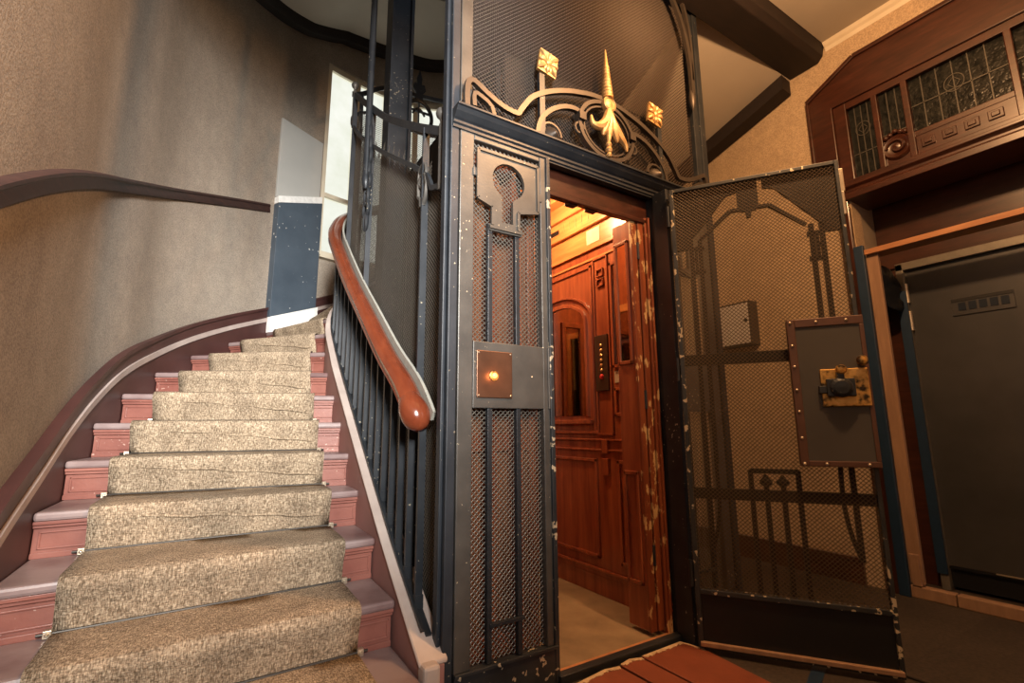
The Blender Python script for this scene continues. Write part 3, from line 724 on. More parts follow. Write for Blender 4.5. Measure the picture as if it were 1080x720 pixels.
# upper mesh with its frame
m = MB(); m.box(0, .06, .0, .05, 2.475, 6.2); m.build('upper_frame', 'iron_grey', front, bevel=.004)
m = MB(); m.box(1.70, 1.785, .0, .05, 2.475, 6.2); m.build('upper_frame', 'iron', front, bevel=.004)
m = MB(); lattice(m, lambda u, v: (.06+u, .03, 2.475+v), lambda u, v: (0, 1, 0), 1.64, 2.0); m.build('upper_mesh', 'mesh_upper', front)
# wrought ornament over the cornice
Y0 = -.035
def curve2(pts, step=.02): return smooth_table(pts, step)
orn = front
flat = RECT(.022, .014)
def strap(mb, pts, w=.026, t=.022, closed=False): mb.sweep([(u, Y0, v) for u, v in pts], [(-w/2, -t/2), (w/2, -t/2), (w/2, t/2), (-w/2, t/2)], (0, 1, 0), closed)
for sg in (0, 1):
    F = (lambda u: u) if sg == 0 else (lambda u: 1.74-u)
    m = MB()
    def st_(pts, w=.026): strap(m, curve2([(F(u), v) for u, v in pts]), w)
    st_([(.014, 2.475), (.012, 2.56), (.02, 2.615), (.05, 2.628), (.10, 2.6), (.174, 2.565), (.23, 2.55), (.285, 2.548), (.30, 2.57), (.364, 2.662), (.44, 2.72), (.514, 2.76), (.60, 2.795), (.673, 2.816), (.77, 2.838), (.87, 2.845)])
    st_([(.40, 2.475), (.405, 2.52), (.43, 2.58), (.49, 2.645), (.574, 2.695), (.65, 2.71), (.68, 2.70)], .024)
    st_([(.05, 2.50), (.05, 2.565), (.09, 2.56), (.14, 2.53), (.155, 2.475)], .02)
    m.build('arched_strap', 'ironwork', orn)
    m = MB(); m.lathe((F(.49), -.03, 2.50), [(.05, .03), (.05, 0), (.04, -.02), (.022, -.032), (.012, -.045), (.001, -.05)], 'y', 16)
    m.tube([(F(.49)+.062*math.cos(t), -.03, 2.51+.062*math.sin(t)) for t in [PI*i/10 for i in range(11)]], .01, 6, False, (0, 1, 0))
    m.build('boss', 'ironwork', orn, smooth=True)
    m = MB(); m.box(F(.435)-.016, F(.435)+.016, -.04, -.02, 2.475, 2.83); m.build('rosette_stem', 'iron', orn)
    # gilt square rosette, set on the slant
    m = MB(); cx, cz_ = F(.472), 2.90; A = math.radians(-10)
    def rot(u, v): return (cx+u*math.cos(A)-v*math.sin(A), cz_+u*math.sin(A)+v*math.cos(A))
    sq = [(-.056, -.064), (.056, -.064), (.056, .064), (-.056, .064)]
    m.prism(sq, lambda u, v, t: (rot(u, v)[0], t, rot(u, v)[1]), -.046, -.03)
    for i in range(8):
        t = PI*i/4 + PI/8*0; R_ = .06 if i % 2 == 0 else .078
        q = [rot(R_*f*math.cos(t), R_*f*math.sin(t)) for f in (.22, .4, .6, .8, 1.0)]
        m.tube([(x, -.046-.006*math.sin(PI*j/4), z) for j, (x, z) in enumerate(q)], [.004, .009, .013, .011, .004], 8, False, (0, 1, 0))
    for i in range(8):
        t = PI*i/4+PI/8; q = [rot(.055*f*math.cos(t), .055*f*math.sin(t)) for f in (.4, .7, 1.0)]
        m.tube([(x, -.047, z) for x, z in q], [.004, .009, .002], 6, False, (0, 1, 0))
    m.lathe((cx, -.05, cz_), [(.017, .004), (.016, -.006), (.009, -.011), (.001, -.012)], 'y', 12)
    tag(m.build('rosette', 'gold', orn, smooth=True), 'gilt square flower rosette')
m = MB()
ring = [(.87+.195*math.cos(t), Y0, 2.655+.165*math.sin(t)) for t in [2*PI*i/40 for i in range(40)]]
m.sweep(ring, [(-.011, -.012), (.011, -.012), (.011, .012), (-.011, .012)], (0, 1, 0), True)
ring = [(.87+.165*math.cos(t), Y0, 2.655+.138*math.sin(t)) for t in [2*PI*i/40 for i in range(40)]]
m.sweep(ring, [(-.005, -.008), (.005, -.008), (.005, .008), (-.005, .008)], (0, 1, 0), True)
for sx in (-1, 1):
    m.box(.87+sx*.185-.022, .87+sx*.185+.022, -.06, -.015, 2.655, 2.70)
    m.tube([(.87+sx*(.195+.03*math.cos(t)), Y0, 2.61+.03*math.sin(t)) for t in [PI*i/6-PI/2 for i in range(10)]], .009, 6, False, (0, 1, 0))
m.build('ring_strap', 'ironwork', orn)
m = MB()   # gilt spire, disc and leaf
m.lathe((.875, -.05, 2.85), [(.034, 0), (.03, .03), (.022, .11), (.012, .22), (.003, .31)], 'z', 10)
for i in range(9): m.lathe((.875, -.05, 2.86+i*.022), [(.03-.0018*i, 0), (.034-.002*i, .004), (.034-.002*i, .009), (.03-.0018*i, .013)], 'z', 10)
m.build('gilt_spire', 'gold', orn, smooth=True)
m = MB(); m.lathe((.878, -.06, 2.812), [(.045, .02), (.045, -.006), (.036, -.012), (.03, -.006), (.016, -.008), (.001, -.012)], 'y', 20)
m.build('gilt_disc', 'gold', orn, smooth=True)
m = MB()
for pts in ([(.875, 2.78), (.85, 2.70), (.80, 2.655), (.755, 2.655), (.745, 2.70)], [(.875, 2.78), (.90, 2.70), (.95, 2.64), (.99, 2.60), (1.0, 2.565)], [(.875, 2.785), (.872, 2.70), (.868, 2.62), (.864, 2.575)], [(.875, 2.76), (.845, 2.67), (.825, 2.61)], [(.875, 2.76), (.905, 2.67), (.93, 2.60)]):
    q = curve2(pts, .012); n_ = len(q)
    m.tube([(u, -.055, v) for u, v in q], [.006+.022*math.sin(PI*min(1, .15+.85*i/(n_-1))) for i in range(n_)], 8, False, (0, 1, 0))
for z, r in ((2.565, .018), (2.535, .02), (2.505, .016)): m.lathe((.864, -.055, z), [(.001, -r), (r*.7, -r*.7), (r, 0), (r*.7, r*.7), (.001, r)], 'z', 10)
tag(m.build('gilt_leaf', 'gold', orn, smooth=True), 'gilt acanthus leaf hanging inside the ring')
m = MB(); strap(m, curve2([(1.45, 3.95), (1.56, 3.78), (1.62, 3.62), (1.655, 3.42), (1.66, 3.2)]), .03)
strap(m, curve2([(1.5, 4.0), (1.62, 3.86), (1.67, 3.6), (1.67, 3.3)]), .02); m.lathe((1.658, -.03, 3.17), [(.001, -.09), (.02, -.05), (.024, 0), (.016, .05), (.001, .08)], 'z', 10)
m.build('corner_bracket', 'ironwork', orn, smooth=True)

# ------------------------------------------------------------------ open landing gate
gate_rz = math.atan2(-.637, .447)
gate = empty('lift_gate', (1.226, -.141, 0), 'open dark mesh lift gate with lock plate standing in front of the right wall', 'gate', rz=gate_rz)
# local frame: +x along the leaf from the hinge, +y towards the outer (ornament) side, z up
GW, GH, GB = .80, 2.35, .022
def g(mb, u0, u1, w0, w1, z0, z1): mb.box(u0, u1, w0, w1, z0, z1)
SIDE = 1
m = MB(); g(m, 0, .022, -.018, .022, GB, GH); g(m, GW-.018, GW, -.018, .022, GB, GH); g(m, .022, GW-.018, -.018, .022, GH-.02, GH); g(m, .022, GW-.018, -.018, .022, .262, .285); g(m, .022, GW-.018, -.018, .022, GB, .05)
m.build('gate_frame', 'iron_chipped', gate, bevel=.003, local=True)
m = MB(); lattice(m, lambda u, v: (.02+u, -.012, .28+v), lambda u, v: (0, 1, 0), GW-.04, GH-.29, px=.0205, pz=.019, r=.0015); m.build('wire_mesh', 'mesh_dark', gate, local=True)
m = MB(); g(m, .012, GW-.01, -.006, .01, .03, .27); m.build('kick_plate', 'black', gate, local=True)
m = MB(); g(m, .01, GW-.005, -.03, -.008, .034, .054); tag(m.build('bottom_strip', 'plank_v', gate, bevel=.003, local=True), 'pale wooden strip along the bottom')
W0, W1 = .012, .03
pl = lambda poly, mb: mb.prism(poly, lambda u, v, t: (u, t, v), W0, W1)
t_ = 2.335
for F in (lambda u: u, lambda u: .80-u):
    m = MB()
    poly = [(.02, t_), (.338, t_), (.338, 2.285), (.285, 2.272), (.105, 2.06), (.09, 2.0), (.02, 2.0)]
    pl([(F(u), v) for u, v in poly], m); m.build('spandrel_sheet', 'soot', gate, local=True)
m = MB()
pl([(.338, t_), (.338, 2.2), (.352, 2.17), (.372, 2.17), (.378, 2.135), (.398, 2.135), (.404, 2.17), (.424, 2.17), (.438, 2.2), (.438, t_)], m)
m.build('pendant_sheet', 'soot', gate, local=True)
for F in (lambda u: u, lambda u: .785-u):
    m = MB()
    for p, q in (((.355, 2.185), (.30, 2.185)), ((.30, 2.185), (.145, 2.05))): m.bar((F(p[0]), .02, p[1]), (F(q[0]), .02, q[1]), .016, .022, (0, 1, 0))
    m.build('arch_bar', 'soot', gate, local=True)
for F in (lambda u: u, lambda u: .80-u):
    m = MB()
    m.bar((F(.14), .02, 2.05), (F(.14), .02, .87), .022, .016, (0, 1, 0)); m.build('upright_bar', 'soot', gate, local=True)
    m = MB(); m.bar((F(.095), .02, 2.05), (F(.095), .02, .46), .022, .016, (0, 1, 0)); m.build('upright_bar', 'soot', gate, local=True)
    m = MB()
    for a, b in (((.16, 2.0), (.095, 2.0)), ((.16, 1.87), (.09, 1.87)), ((.115, 1.94), (.095, 1.94))): m.bar((F(a[0]), .021, a[1]), (F(b[0]), .021, b[1]), .022, .018, (0, 1, 0))
    m.bar((F(.118), .021, 1.99), (F(.118), .021, 1.88), .014, .018, (0, 1, 0))
    m.build('fret', 'soot', gate, local=True)
    m = MB(); m.sweep([(F(u), .02, v) for u, v in curve2([(.137, .87), (.14, .75), (.136, .65), (.12, .55), (.1, .48)])], RECT(.016, .024), (0, 1, 0)); m.build('curved_bar', 'soot', gate, local=True)
for z0, z1 in ((1.367, 1.424), (.70, .752)):
    m = MB(); g(m, .02, GW-.02, W0, W1+.004, z0, z1); m.build('cross_rail', 'soot', gate, bevel=.003, local=True)
m = MB(); m.bar((.288, .021, .84), (.49, .021, .84), .022, .018, (0, 1, 0))
for u in (.288, .49): m.bar((u, .021, .845), (u, .021, .285), .022, .018, (0, 1, 0))
m.build('rectangle_bar', 'soot', gate, local=True)
for u in (.352, .424):
    m = MB(); m.bar((u, .021, .285), (u, .021, .775), .022, .016, (0, 1, 0)); m.lathe((u, .021, .77), [(.014, 0), (.028, .012), (.028, .026), (.016, .036), (.008, .05), (.001, .056)], 'z', 10); m.build('capped_bar', 'soot', gate, local=True)
# lock box on the inner face
m = MB(); g(m, .505, .80, -.05, -.012, .88, 1.552); lb = m.build('lock_box', 'lockbox', gate, bevel=.003, local=True); tag(lb, 'flat grey sheet metal lock box with riveted dark edge strips')
m = MB(); g(m, .498, .532, -.056, -.012, .872, 1.556); g(m, .532, .806, -.056, -.012, 1.516, 1.556); g(m, .532, .806, -.056, -.012, .872, .898); g(m, .788, .806, -.056, -.012, .898, 1.516)
m.build('edge_strip', 'lockframe', lb, bevel=.003, local=True)
rv = [(.513, z) for z in (.885, 1.0, 1.12, 1.22, 1.33, 1.43, 1.54)] + [(u, 1.538) for u in (.62, .74)] + [(u, .885) for u in (.60, .76)]
for u, z in rv:
    m = MB(); m.lathe((u, -.057, z), [(.0075, .004), (.007, -.001), (.004, -.004), (.001, -.005)], 'y', 8); m.build('rivet', 'rivet', lb, smooth=True, local=True)
m = MB(); g(m, .612, .798, -.062, -.05, 1.14, 1.312); m.build('lock_plate', 'brass', lb, bevel=.004, local=True)
m = MB(); m.lathe((.69, -.06, 1.305), [(.010, .0), (.010, -.014), (.019, -.02), (.023, -.032), (.017, -.044), (.001, -.048)], 'y', 14); m.build('lock_knob', 'brass', lb, smooth=True, local=True)
m = MB(); m.lathe((.775, -.06, 1.342), [(.012, .01), (.012, -.014), (.022, -.02), (.024, -.03), (.016, -.04), (.001, -.043)], 'y', 14)
m.build('lock_knob', 'brass', lb, smooth=True, local=True)
m = MB(); g(m, .63, .74, -.085, -.062, 1.185, 1.265); g(m, .672, .70, -.095, -.062, 1.255, 1.30); m.lathe((.685, -.08, 1.225), [(.045, .01), (.045, -.012), (.03, -.02), (.001, -.022)], 'y', 16); g(m, .60, .64, -.075, -.05, 1.2, 1.235)
m.build('latch', 'iron', lb, bevel=.004, local=True)
for z in (2.2, 1.35, .35):
    m = MB(); m.tube([(-.012, 0, z-.06), (-.012, 0, z+.06)], .013, 10); m.build('hinge', 'iron', gate, smooth=True, local=True)
m = MB(); g(m, GW-.004, GW+.014, -.02, .022, 2.18, 2.30); g(m, GW-.004, GW+.008, -.024, .026, 2.06, 2.18); tag(m.build('strike_catch', 'rivet', gate, bevel=.003, local=True), 'small bright catch on the free edge')

# ------------------------------------------------------------------ lift cab
cab = empty('lift_cab', (.85, .7, 0), 'warm lit mahogany lift cab standing behind the open gate', 'lift cab')
CX = 1.333; CYB = 1.42; CX0 = .34
m = MB(); m.box(CX0, CX, .03, CYB, -.02, .018); m.build('cab_floor', 'cabfloor', cab)
m = MB(); m.box(.46, 1.27, -.008, .045, .0, .024); tag(m.build('sill_strip', 'plank', cab, bevel=.003), 'worn brass coloured sill strip')
def wallx(mb, y0, y1, z0, z1, d=0., t=.03): mb.box(CX-d, CX+t, y0, y1, z0, z1)
m = MB(); wallx(m, .06, CYB, 0, 2.30); m.build('side_wall', 'cab_wood', cab)
m = MB(); m.box(CX0, CX+.03, CYB, CYB+.03, 0, 2.9); m.box(CX0-.03, CX0, .06, CYB, 0, 2.9); m.build('shell_wall', 'cab_wood', cab)
m = MB(); m.box(.06, .27, .11, .135, 0, 2.45); m.box(.27, .47, .11, .135, 0, 2.24); m.build('front_board', 'front_wood', cab)
m = MB(); m.box(.27, .295, .14, CYB, 0, 2.94); m.box(.27, 1.39, CYB+.03, CYB+.05, 0, 2.94); m.box(.27, 1.4, .05, CYB+.05, 2.93, 2.945); m.build('outer_shell', 'soot', cab)
m = MB(); m.box(CX0, CX0+.008, .75, 1.25, 1.0, 1.95); m.build('side_mirror', 'mirror', cab)
m = MB(); m.box(.80, .96, CYB-.008, CYB, 1.0, 1.9); m.build('narrow_mirror', 'mirror', cab)
m = MB()
for x0_, x1_, a, b in ((.765, .995, .96, 1.0), (.765, .995, 1.9, 1.94), (.765, .80, 1.0, 1.9), (.96, .995, 1.0, 1.9), (.45, .70, .3, .33), (.45, .70, 2.0, 2.03), (.45, .475, .33, 2.0), (.675, .70, .33, 2.0), (1.07, 1.09, .3, 2.1), (1.25, 1.27, .3, 2.1)): m.box(x0_, x1_, CYB-.025, CYB, a, b)
m.build('back_moulding', 'cab_wood', cab, bevel=.003)
m = MB()
for y0_, y1_, a, b in ((.69, 1.31, .94, 1.0), (.69, 1.31, 1.95, 2.01), (.69, .75, 1.0, 1.95), (1.25, 1.31, 1.0, 1.95)): m.box(CX0, CX0+.02, y0_, y1_, a, b)
m.build('mirror_frame', 'cab_wood_frieze', cab, bevel=.003)
m = MB()
for x in (.10, .22, .36, .44): m.box(x-.022, x+.022, .09, .111, .0, 2.4)
for z in (.12, .95, 1.35, 2.28): m.box(.06, .47, .095, .111, z, z+.08)
m.build('front_batten', 'cab_wood', cab, bevel=.003)
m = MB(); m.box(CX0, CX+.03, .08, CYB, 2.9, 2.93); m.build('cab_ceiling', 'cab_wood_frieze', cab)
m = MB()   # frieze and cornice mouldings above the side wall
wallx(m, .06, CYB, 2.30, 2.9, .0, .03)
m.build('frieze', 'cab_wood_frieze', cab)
m = MB(); wallx(m, .07, CYB, 2.275, 2.30, .02, 0); wallx(m, .07, CYB, 2.45, 2.475, .03, 0); wallx(m, .07, CYB, 2.60, 2.63, .04, 0); wallx(m, .07, CYB, 2.475, 2.60, .012, 0); wallx(m, .07, CYB, 2.2, 2.215, .01, 0); wallx(m, .07, CYB, 2.74, 2.9, .09, 0)
for i in range(5): m.box(CX-.016, CX-.012, .92-.07*i, .925-.07*i, 2.5, 2.58)
m.build('frieze_moulding', 'cab_wood_frieze', cab, bevel=.003)
m = MB(); m.box(CX-.0135, CX-.0115, .98, 1.15, 2.515, 2.55); m.build('vent_slot', 'black', cab)
# lower panelling
def frame_panel(mb, y0, y1, z0, z1, w=.022, d=.014):
    wallx(mb, y0, y1, z0, z0+w, d, 0); wallx(mb, y0, y1, z1-w, z1, d, 0); wallx(mb, y0, y0+w, z0, z1, d, 0); wallx(mb, y1-w, y1, z0, z1, d, 0)
for q in ((.645, CYB-.02, .235, .85), (.36, .46, .235, .85), (.36, .46, 1.12, 1.30)):
    m = MB(); frame_panel(m, *q); m.build('panel_moulding', 'cab_wood', cab, bevel=.004)
m = MB(); wallx(m, .07, CYB, .16, .178, .02, 0); wallx(m, .07, CYB, .135, .16, .012, 0); wallx(m, .07, CYB, 0.018, .135, .008, 0); m.build('plinth', 'cab_wood', cab, bevel=.003)
m = MB(); wallx(m, .07, CYB, .965, .978, .014, 0); wallx(m, .07, CYB, .90, .912, .014, 0)
for y, z in ((.56, .92), (.56, .80)): wallx(m, y-.028, y+.028, z-.035 if z > .85 else z-.05, z+.055, .02, 0)
m.build('dado_rail', 'cab_wood', cab, bevel=.003)
# arched mirror with its frame
ya, yb, zb_, zs, zt = .725, 1.30, 1.13, 1.78, 1.92
yc = (ya+yb)/2
archp = lambda g_: [(yc+((yb-ya)/2+g_)*math.cos(t), zs+(zt-zs+g_)*math.sin(t)) for t in [PI*i/24 for i in range(25)]]
poly = [(ya, zb_), (yb, zb_)] + archp(0)
m = MB(); m.prism(poly, lambda u, v, t: (t, u, v), CX-.006, CX-.001); m.build('arched_mirror', 'mirror', cab)
m = MB()
for gk, tk in ((.012, .02), (.075, .014)):
    q = [(CX-.008, ya-gk, zb_-gk*.5)] + [(CX-.008, y, z) for y, z in archp(gk)[::-1]] + [(CX-.008, yb+gk, zb_-gk*.5)]
    m.sweep(q, RECT(tk, .022), (1, 0, 0))
m.box(CX-.03, CX, ya-.05, yb+.05, zb_-.055, zb_-.03); m.box(CX-.016, CX, ya-.10, yb+.1, zb_-.12, zb_-.1)
frame_panel(m, ya-.085, yb+.1, zb_-.12, 2.17, .02, .012)
m.build('mirror_frame', 'cab_wood', cab, bevel=.002)
m = MB(); m.box(CX-.02, CX-.005, 1.2, 1.24, 1.60, 1.66); m.build('mirror_clip', 'iron', cab)
# pilaster, button panel, narrow mirror
m = MB(); frame_panel(m, .478, .625, 1.0, 2.2, .012, .012)
for z in (2.06, 1.99): frame_panel(m, .52, .585, z, z+.055, .008, .016)
m.build('pilaster', 'cab_wood', cab, bevel=.002)
m = MB(); m.box(CX-.022, CX-.006, .493, .615, 1.285, 1.655); bp = m.build('button_panel', 'panelblack', cab, bevel=.003)
for i in range(6):
    m = MB(); m.lathe((CX-.022, .552, 1.585-i*.033), [(.011, .004), (.011, -.004), (.007, -.008), (.001, -.009)], 'x', 10); m.build('lift_button', 'button', bp, smooth=True)
m = MB(); m.lathe((CX-.022, .552, 1.378), [(.017, .004), (.017, -.005), (.011, -.012), (.001, -.013)], 'x', 14); tag(m.build('alarm_button', 'redbutton', bp, smooth=True), 'red alarm button')
m = MB(); m.box(CX-.008, CX-.003, .375, .435, 1.45, 2.10); m.build('narrow_mirror', 'mirror', cab)
m = MB(); frame_panel(m, .355, .455, 1.425, 2.125, .02, .02); m.build('mirror_frame', 'cab_wood', cab, bevel=.002)
m = MB(); m.box(CX-.003, CX-.0005, .545, .68, 2.325, 2.43); tag(m.build('notice', 'paper', cab), 'small pale paper notice on the frieze')
m = MB(); m.box(CX-.004, CX-.001, .395, .455, 1.33, 1.405); tag(m.build('sticker', 'paper', cab), 'small pale sticker under the button panel')
# folding door leaves folded back against the jamb
m = MB(); m.box(1.118, 1.15, .065, .205, .04, 2.235); lf = m.build('folding_leaf', 'cab_wood', cab, bevel=.004)
m = MB(); m.box(1.112, 1.156, .05, .068, .04, 2.235); m.build('worn_edge', 'cab_worn', lf, bevel=.003)
for z0, z1 in ((1.4, 2.12), (.25, .82)):
    m = MB()
    for y0_, y1_, a, b in ((.085, .19, z0, z0+.02), (.085, .19, z1-.02, z1), (.085, .1, z0, z1), (.175, .19, z0, z1)): m.box(1.106, 1.12, y0_, y1_, a, b)
    m.build('leaf_moulding', 'cab_wood', lf, bevel=.003)
m = MB(); m.box(1.114, 1.119, .1, .175, 1.42, 2.10); m.build('leaf_glass', 'mirror', lf)
m = MB(); m.box(1.17, 1.20, .06, .2, .04, 2.235); lf2 = m.build('folding_leaf', 'cab_wood', cab, bevel=.004)
m = MB(); m.box(1.164, 1.206, .045, .062, .04, 2.235); m.build('worn_edge', 'cab_worn', lf2, bevel=.003)
for z in (2.05, 1.2, .4):
    m = MB(); m.tube([(1.16, .05, z-.05), (1.16, .05, z+.05)], .009, 8); m.build('hinge', 'iron', lf2, smooth=True)
m = MB(); m.box(1.212, 1.30, .035, .12, .018, 2.26); m.box(1.225, 1.24, .02, .04, .018, 2.26)
for z in (.12, .15): m.box(1.245, 1.30, .025, .04, z, z+.012)
m.build('door_jamb', 'cab_worn', cab, bevel=.004)
m = MB(); m.box(.34, 1.333, .05, .1, 2.24, 2.44); m.box(.34, 1.3, .035, .055, 2.225, 2.25); m.build('door_header', 'door_wood', cab, bevel=.004)
m = MB(); m.box(.27, 1.4, .05, .08, 2.53, 2.94); m.build('cab_fascia', 'soot', cab)
for x in (.70, .84):
    m = MB(); m.box(x-.03, x+.03, .06, .1, 2.222, 2.24); m.build('door_track', 'black', cab, bevel=.003)
m = MB(); m.lathe((.85, .75, 2.9), [(.12, 0), (.12, -.02), (.10, -.03), (.09, -.028)], 'z', 20); cl_ = m.build('ceiling_lamp', 'brass', cab, smooth=True)
m = MB(); m.lathe((.85, .75, 2.868), [(.09, .004), (.082, -.02), (.05, -.042), (.001, -.05)], 'z', 20); m.build('lamp_globe', plain('lit_globe', (.9, .8, .6), .4, 0, (1, .6, .25), 10), cl_, smooth=True)

# ------------------------------------------------------------------ right wall: wooden doorway with leaded transom
dw = empty('window_2', (XR, -1.1, 2.66), 'dark wooden doorway surround with leaded transom window and carved panels', 'transom window', kind='structure')
# the surround is a closed gable-topped board front standing proud of the wall
def yz(mb, poly, x0, x1): mb.prism(poly, lambda u, v, t: (t, u, v), x0, x1)
YR = -1.95; YC = -1.14
m = MB()
yz(m, [(-.134, 2.60), (-.134, 3.556), (-.482, 3.735), (-1.9, 3.735), (-1.9, 3.42), (-.30, 3.42), (-.30, 2.60)], XR-.035, XR+.06)
m.build('surround_board', 'door_wood', dw, bevel=.006)
m = MB()
m.bar((XR-.04, -.134, 3.556), (XR-.04, -.482, 3.735), .03, .03); m.bar((XR-.04, -.482, 3.735), (XR-.04, -1.9, 3.735), .03, .03); m.bar((XR-.04, -.14, 2.6), (XR-.04, -.14, 3.556), .02, .02)
m.build('surround_moulding', 'door_wood', dw, bevel=.004)
m = MB()
m.box(XR-.02, XR+.06, -.385, -.30, 2.79, 3.42); m.box(XR-.02, XR+.06, -1.9, -.385, 3.365, 3.42); m.box(XR-.025, XR+.06, -1.9, -.30, 2.775, 2.815)
for y in (-.56, -.735, -1.248): m.box(XR-.02, XR+.06, y-.018, y+.018, 2.80, 3.37)
m.box(XR-.005, XR+.06, -1.248, -.735, 2.945, 2.985)
m.build('glazing_frame', 'door_wood', dw, bevel=.005)
m = MB()
m.prism([(.02, 2.775), (-.06, 2.775), (-.06, 2.755), (-.035, 2.74), (-.035, 2.72), (-.05, 2.71), (-.05, 2.665), (.3, 2.665), (.3, 2.775)], lambda u, v, t: (XR+u, t, v), -1.9, -.30)
m.build('lintel', 'door_wood', dw, bevel=.004)
def pane(y0_, y1_, z0_, z1_, vlines, hlines, circ=None):
    g_ = MB(); g_.box(XR+.018, XR+.024, y0_, y1_, z0_, z1_); gl = g_.build('leaded_pane', 'leaded', dw)
    l = MB()
    for y in vlines: l.bar((XR+.016, y, z0_), (XR+.016, y, z1_), .006)
    for z in hlines: l.bar((XR+.016, y0_, z), (XR+.016, y1_, z), .006)
    if circ:
        cy_, cz_, r_ = circ
        l.tube([(XR+.015, cy_+r_*math.cos(t), cz_+r_*1.15*math.sin(t)) for t in [2*PI*i/20 for i in range(20)]], .004, 6, True, (1, 0, 0))
        l.tube([(XR+.015, cy_+r_*.6*math.cos(t), cz_+r_*.8*math.sin(t)) for t in [2*PI*i/4 for i in range(4)]], .004, 6, True, (1, 0, 0))
    l.build('lead_came', 'lead', gl)
pane(-.545, -.385, 2.81, 3.37, (-.425, -.465, -.505), (3.0,), (-.465, 3.18, .045))
pane(-.72, -.578, 2.81, 3.37, (-.625, -.675), (3.05,))
pane(-1.232, -.752, 2.985, 3.37, (-.82, -.90, -.98, -1.06, -1.14), (3.17,), (-.98, 3.21, .05))
pane(-1.9, -1.266, 2.81, 3.37, (-1.33, -1.42, -1.5, -1.6, -1.7), (3.17, 3.0), None)
m = MB(); m.box(XR-.002, XR+.05, -1.232, -.752, 2.81, 2.95)
for i in range(4):
    y = -.815-.108*i
    m.box(XR-.012, XR, y-.036, y+.036, 2.855, 2.915); m.box(XR-.02, XR-.01, y-.02, y+.02, 2.87, 2.90)
m.build('coffered_panel', 'door_wood', dw, bevel=.004)
m = MB(); c_ = (XR+.02, -.648, 2.93)
m.box(XR+.004, XR+.04, -.72, -.578, 2.815, 3.0)
m.lathe((XR+.01, -.648, 2.93), [(.088, .01), (.088, -.012), (.076, -.026), (.062, -.02), (.05, -.012), (.03, -.012), (.022, -.026), (.001, -.032)], 'x', 24)
m.tube([(XR-.012, -.648+.06*math.cos(t)*(1-t/9), 2.93+.06*math.sin(t)*(1-t/9)) for t in [i*.35 for i in range(18)]], .010, 6, False, (1, 0, 0))
for dy, dz in ((-.03, .1), (.03, .1), (0, .115), (-.055, .09), (.055, .09)): m.lathe((XR, -.648+dy, 2.93+dz), [(.018, .01), (.016, -.008), (.006, -.016), (.001, -.017)], 'x', 8)
tag(m.build('carved_medallion', 'door_wood', dw, smooth=True), 'round carved scroll medallion')
# side post and recess of the doorway
m = MB(); m.box(XR-.03, XR+.06, -.325, -.245, 0, 2.62); m.box(XR-.04, XR-.03, -.325, -.30, 0, 2.66); m.build('side_post', 'door_wood_v', dw, bevel=.004)
tr6 = MB(); tr6.box(XR+.06, 3.36, -.325, -.27, 0, 2.7); tag(tr6.build('trim_6', 'reveal'), 'plaster reveal on the left of the doorway', 'reveal', kind='structure')
tr7 = MB(); tr7.box(3.34, 3.44, -1.95, -.33, 2.19, 2.72); tr7.box(3.43, 3.46, -1.95, -.27, 0, 2.3); tr7.box(XR+.06, 3.44, -1.95, -.33, 2.7, 2.74); tr7.box(3.36, 3.44, -.43, -.27, 0, 2.3)  # tall rear plate is added to stop sky light leaking behind the door
tag(tr7.build('trim_7', 'door_wood'), 'dark wooden panel above the steel door, with an added light block behind it', 'panel', kind='structure')
# steel door
dr = empty('door_1', (3.35, -.8, 0), 'grey steel door set back in the dark doorway', 'door', kind='structure')
m = MB(); m.box(3.30, 3.40, -.475, -.43, 0, 2.2); m.box(3.30, 3.40, -1.62, -.43, 2.15, 2.205); m.build('door_frame', 'steel_frame', dr, bevel=.004)
m = MB(); m.box(3.335, 3.38, -1.6, -.472, .15, 2.15); m.build('door_leaf', 'steel', dr, bevel=.004)
m = MB(); m.box(3.345, 3.37, -1.6, -.472, .02, .145); m.box(3.328, 3.345, -1.6, -.472, .135, .15); m.build('door_bottom', 'black', dr)
m = MB(); m.box(3.3275, 3.336, -1.6, -.70, .146, .153); m.build('bottom_edge', 'rivet', dr)
for z in (1.98, 1.78): 
    m = MB(); m.tube([(3.315, -.475, z-.07), (3.315, -.475, z+.07)], .013, 10); m.build('hinge', 'rivet', dr, smooth=True)
m = MB(); m.box(3.326, 3.336, -1.005, -.70, 1.77, 1.885); np_ = m.build('slotted_plate', 'steel', dr, bevel=.002)
m = MB(); m.box(3.322, 3.327, -1.002, -.703, 1.862, 1.883); m.build('plate_bar', 'black', np_)
for i in range(5):
    m = MB(); m.box(3.322, 3.327, -.752-.052*i-.022, -.752-.052*i+.016, 1.80, 1.852); m.build('plate_slot', 'slot', np_)
# temporary timber round the doorway
tf = empty('timber_frame', (XR-.02, -.8, 0), 'raw timber boards nailed around the steel doorway', 'timber frame')
m = MB(); m.box(XR-.05, XR+.09, -1.9, -.388, 2.225, 2.262); m.build('head_board', 'plank', tf, bevel=.003)
m = MB(); m.box(XR-.02, XR+.01, -.455, -.385, .085, 2.225); m.build('side_board', 'plank_v', tf, bevel=.003)
m = MB(); m.box(XR-.03, XR+.03, -.60, -.36, 0, .07); m.box(XR-.035, XR+.03, -.445, -.395, .07, .26); m.build('sill_board', 'plank_v', tf, bevel=.006)
m = MB(); m.box(XR-.03, XR+.035, -1.9, -.606, 0, .07); m.build('sill_board', 'plank_v', tf, bevel=.006)
m = MB(); m.box(XR-.052, XR-.02, -.385, -.325, 0.0, 2.30); tag(m.build('protective_strip', 'blue', bevel=.004), 'upright blue protective strip along the outer edge of the doorway timber', 'strip')
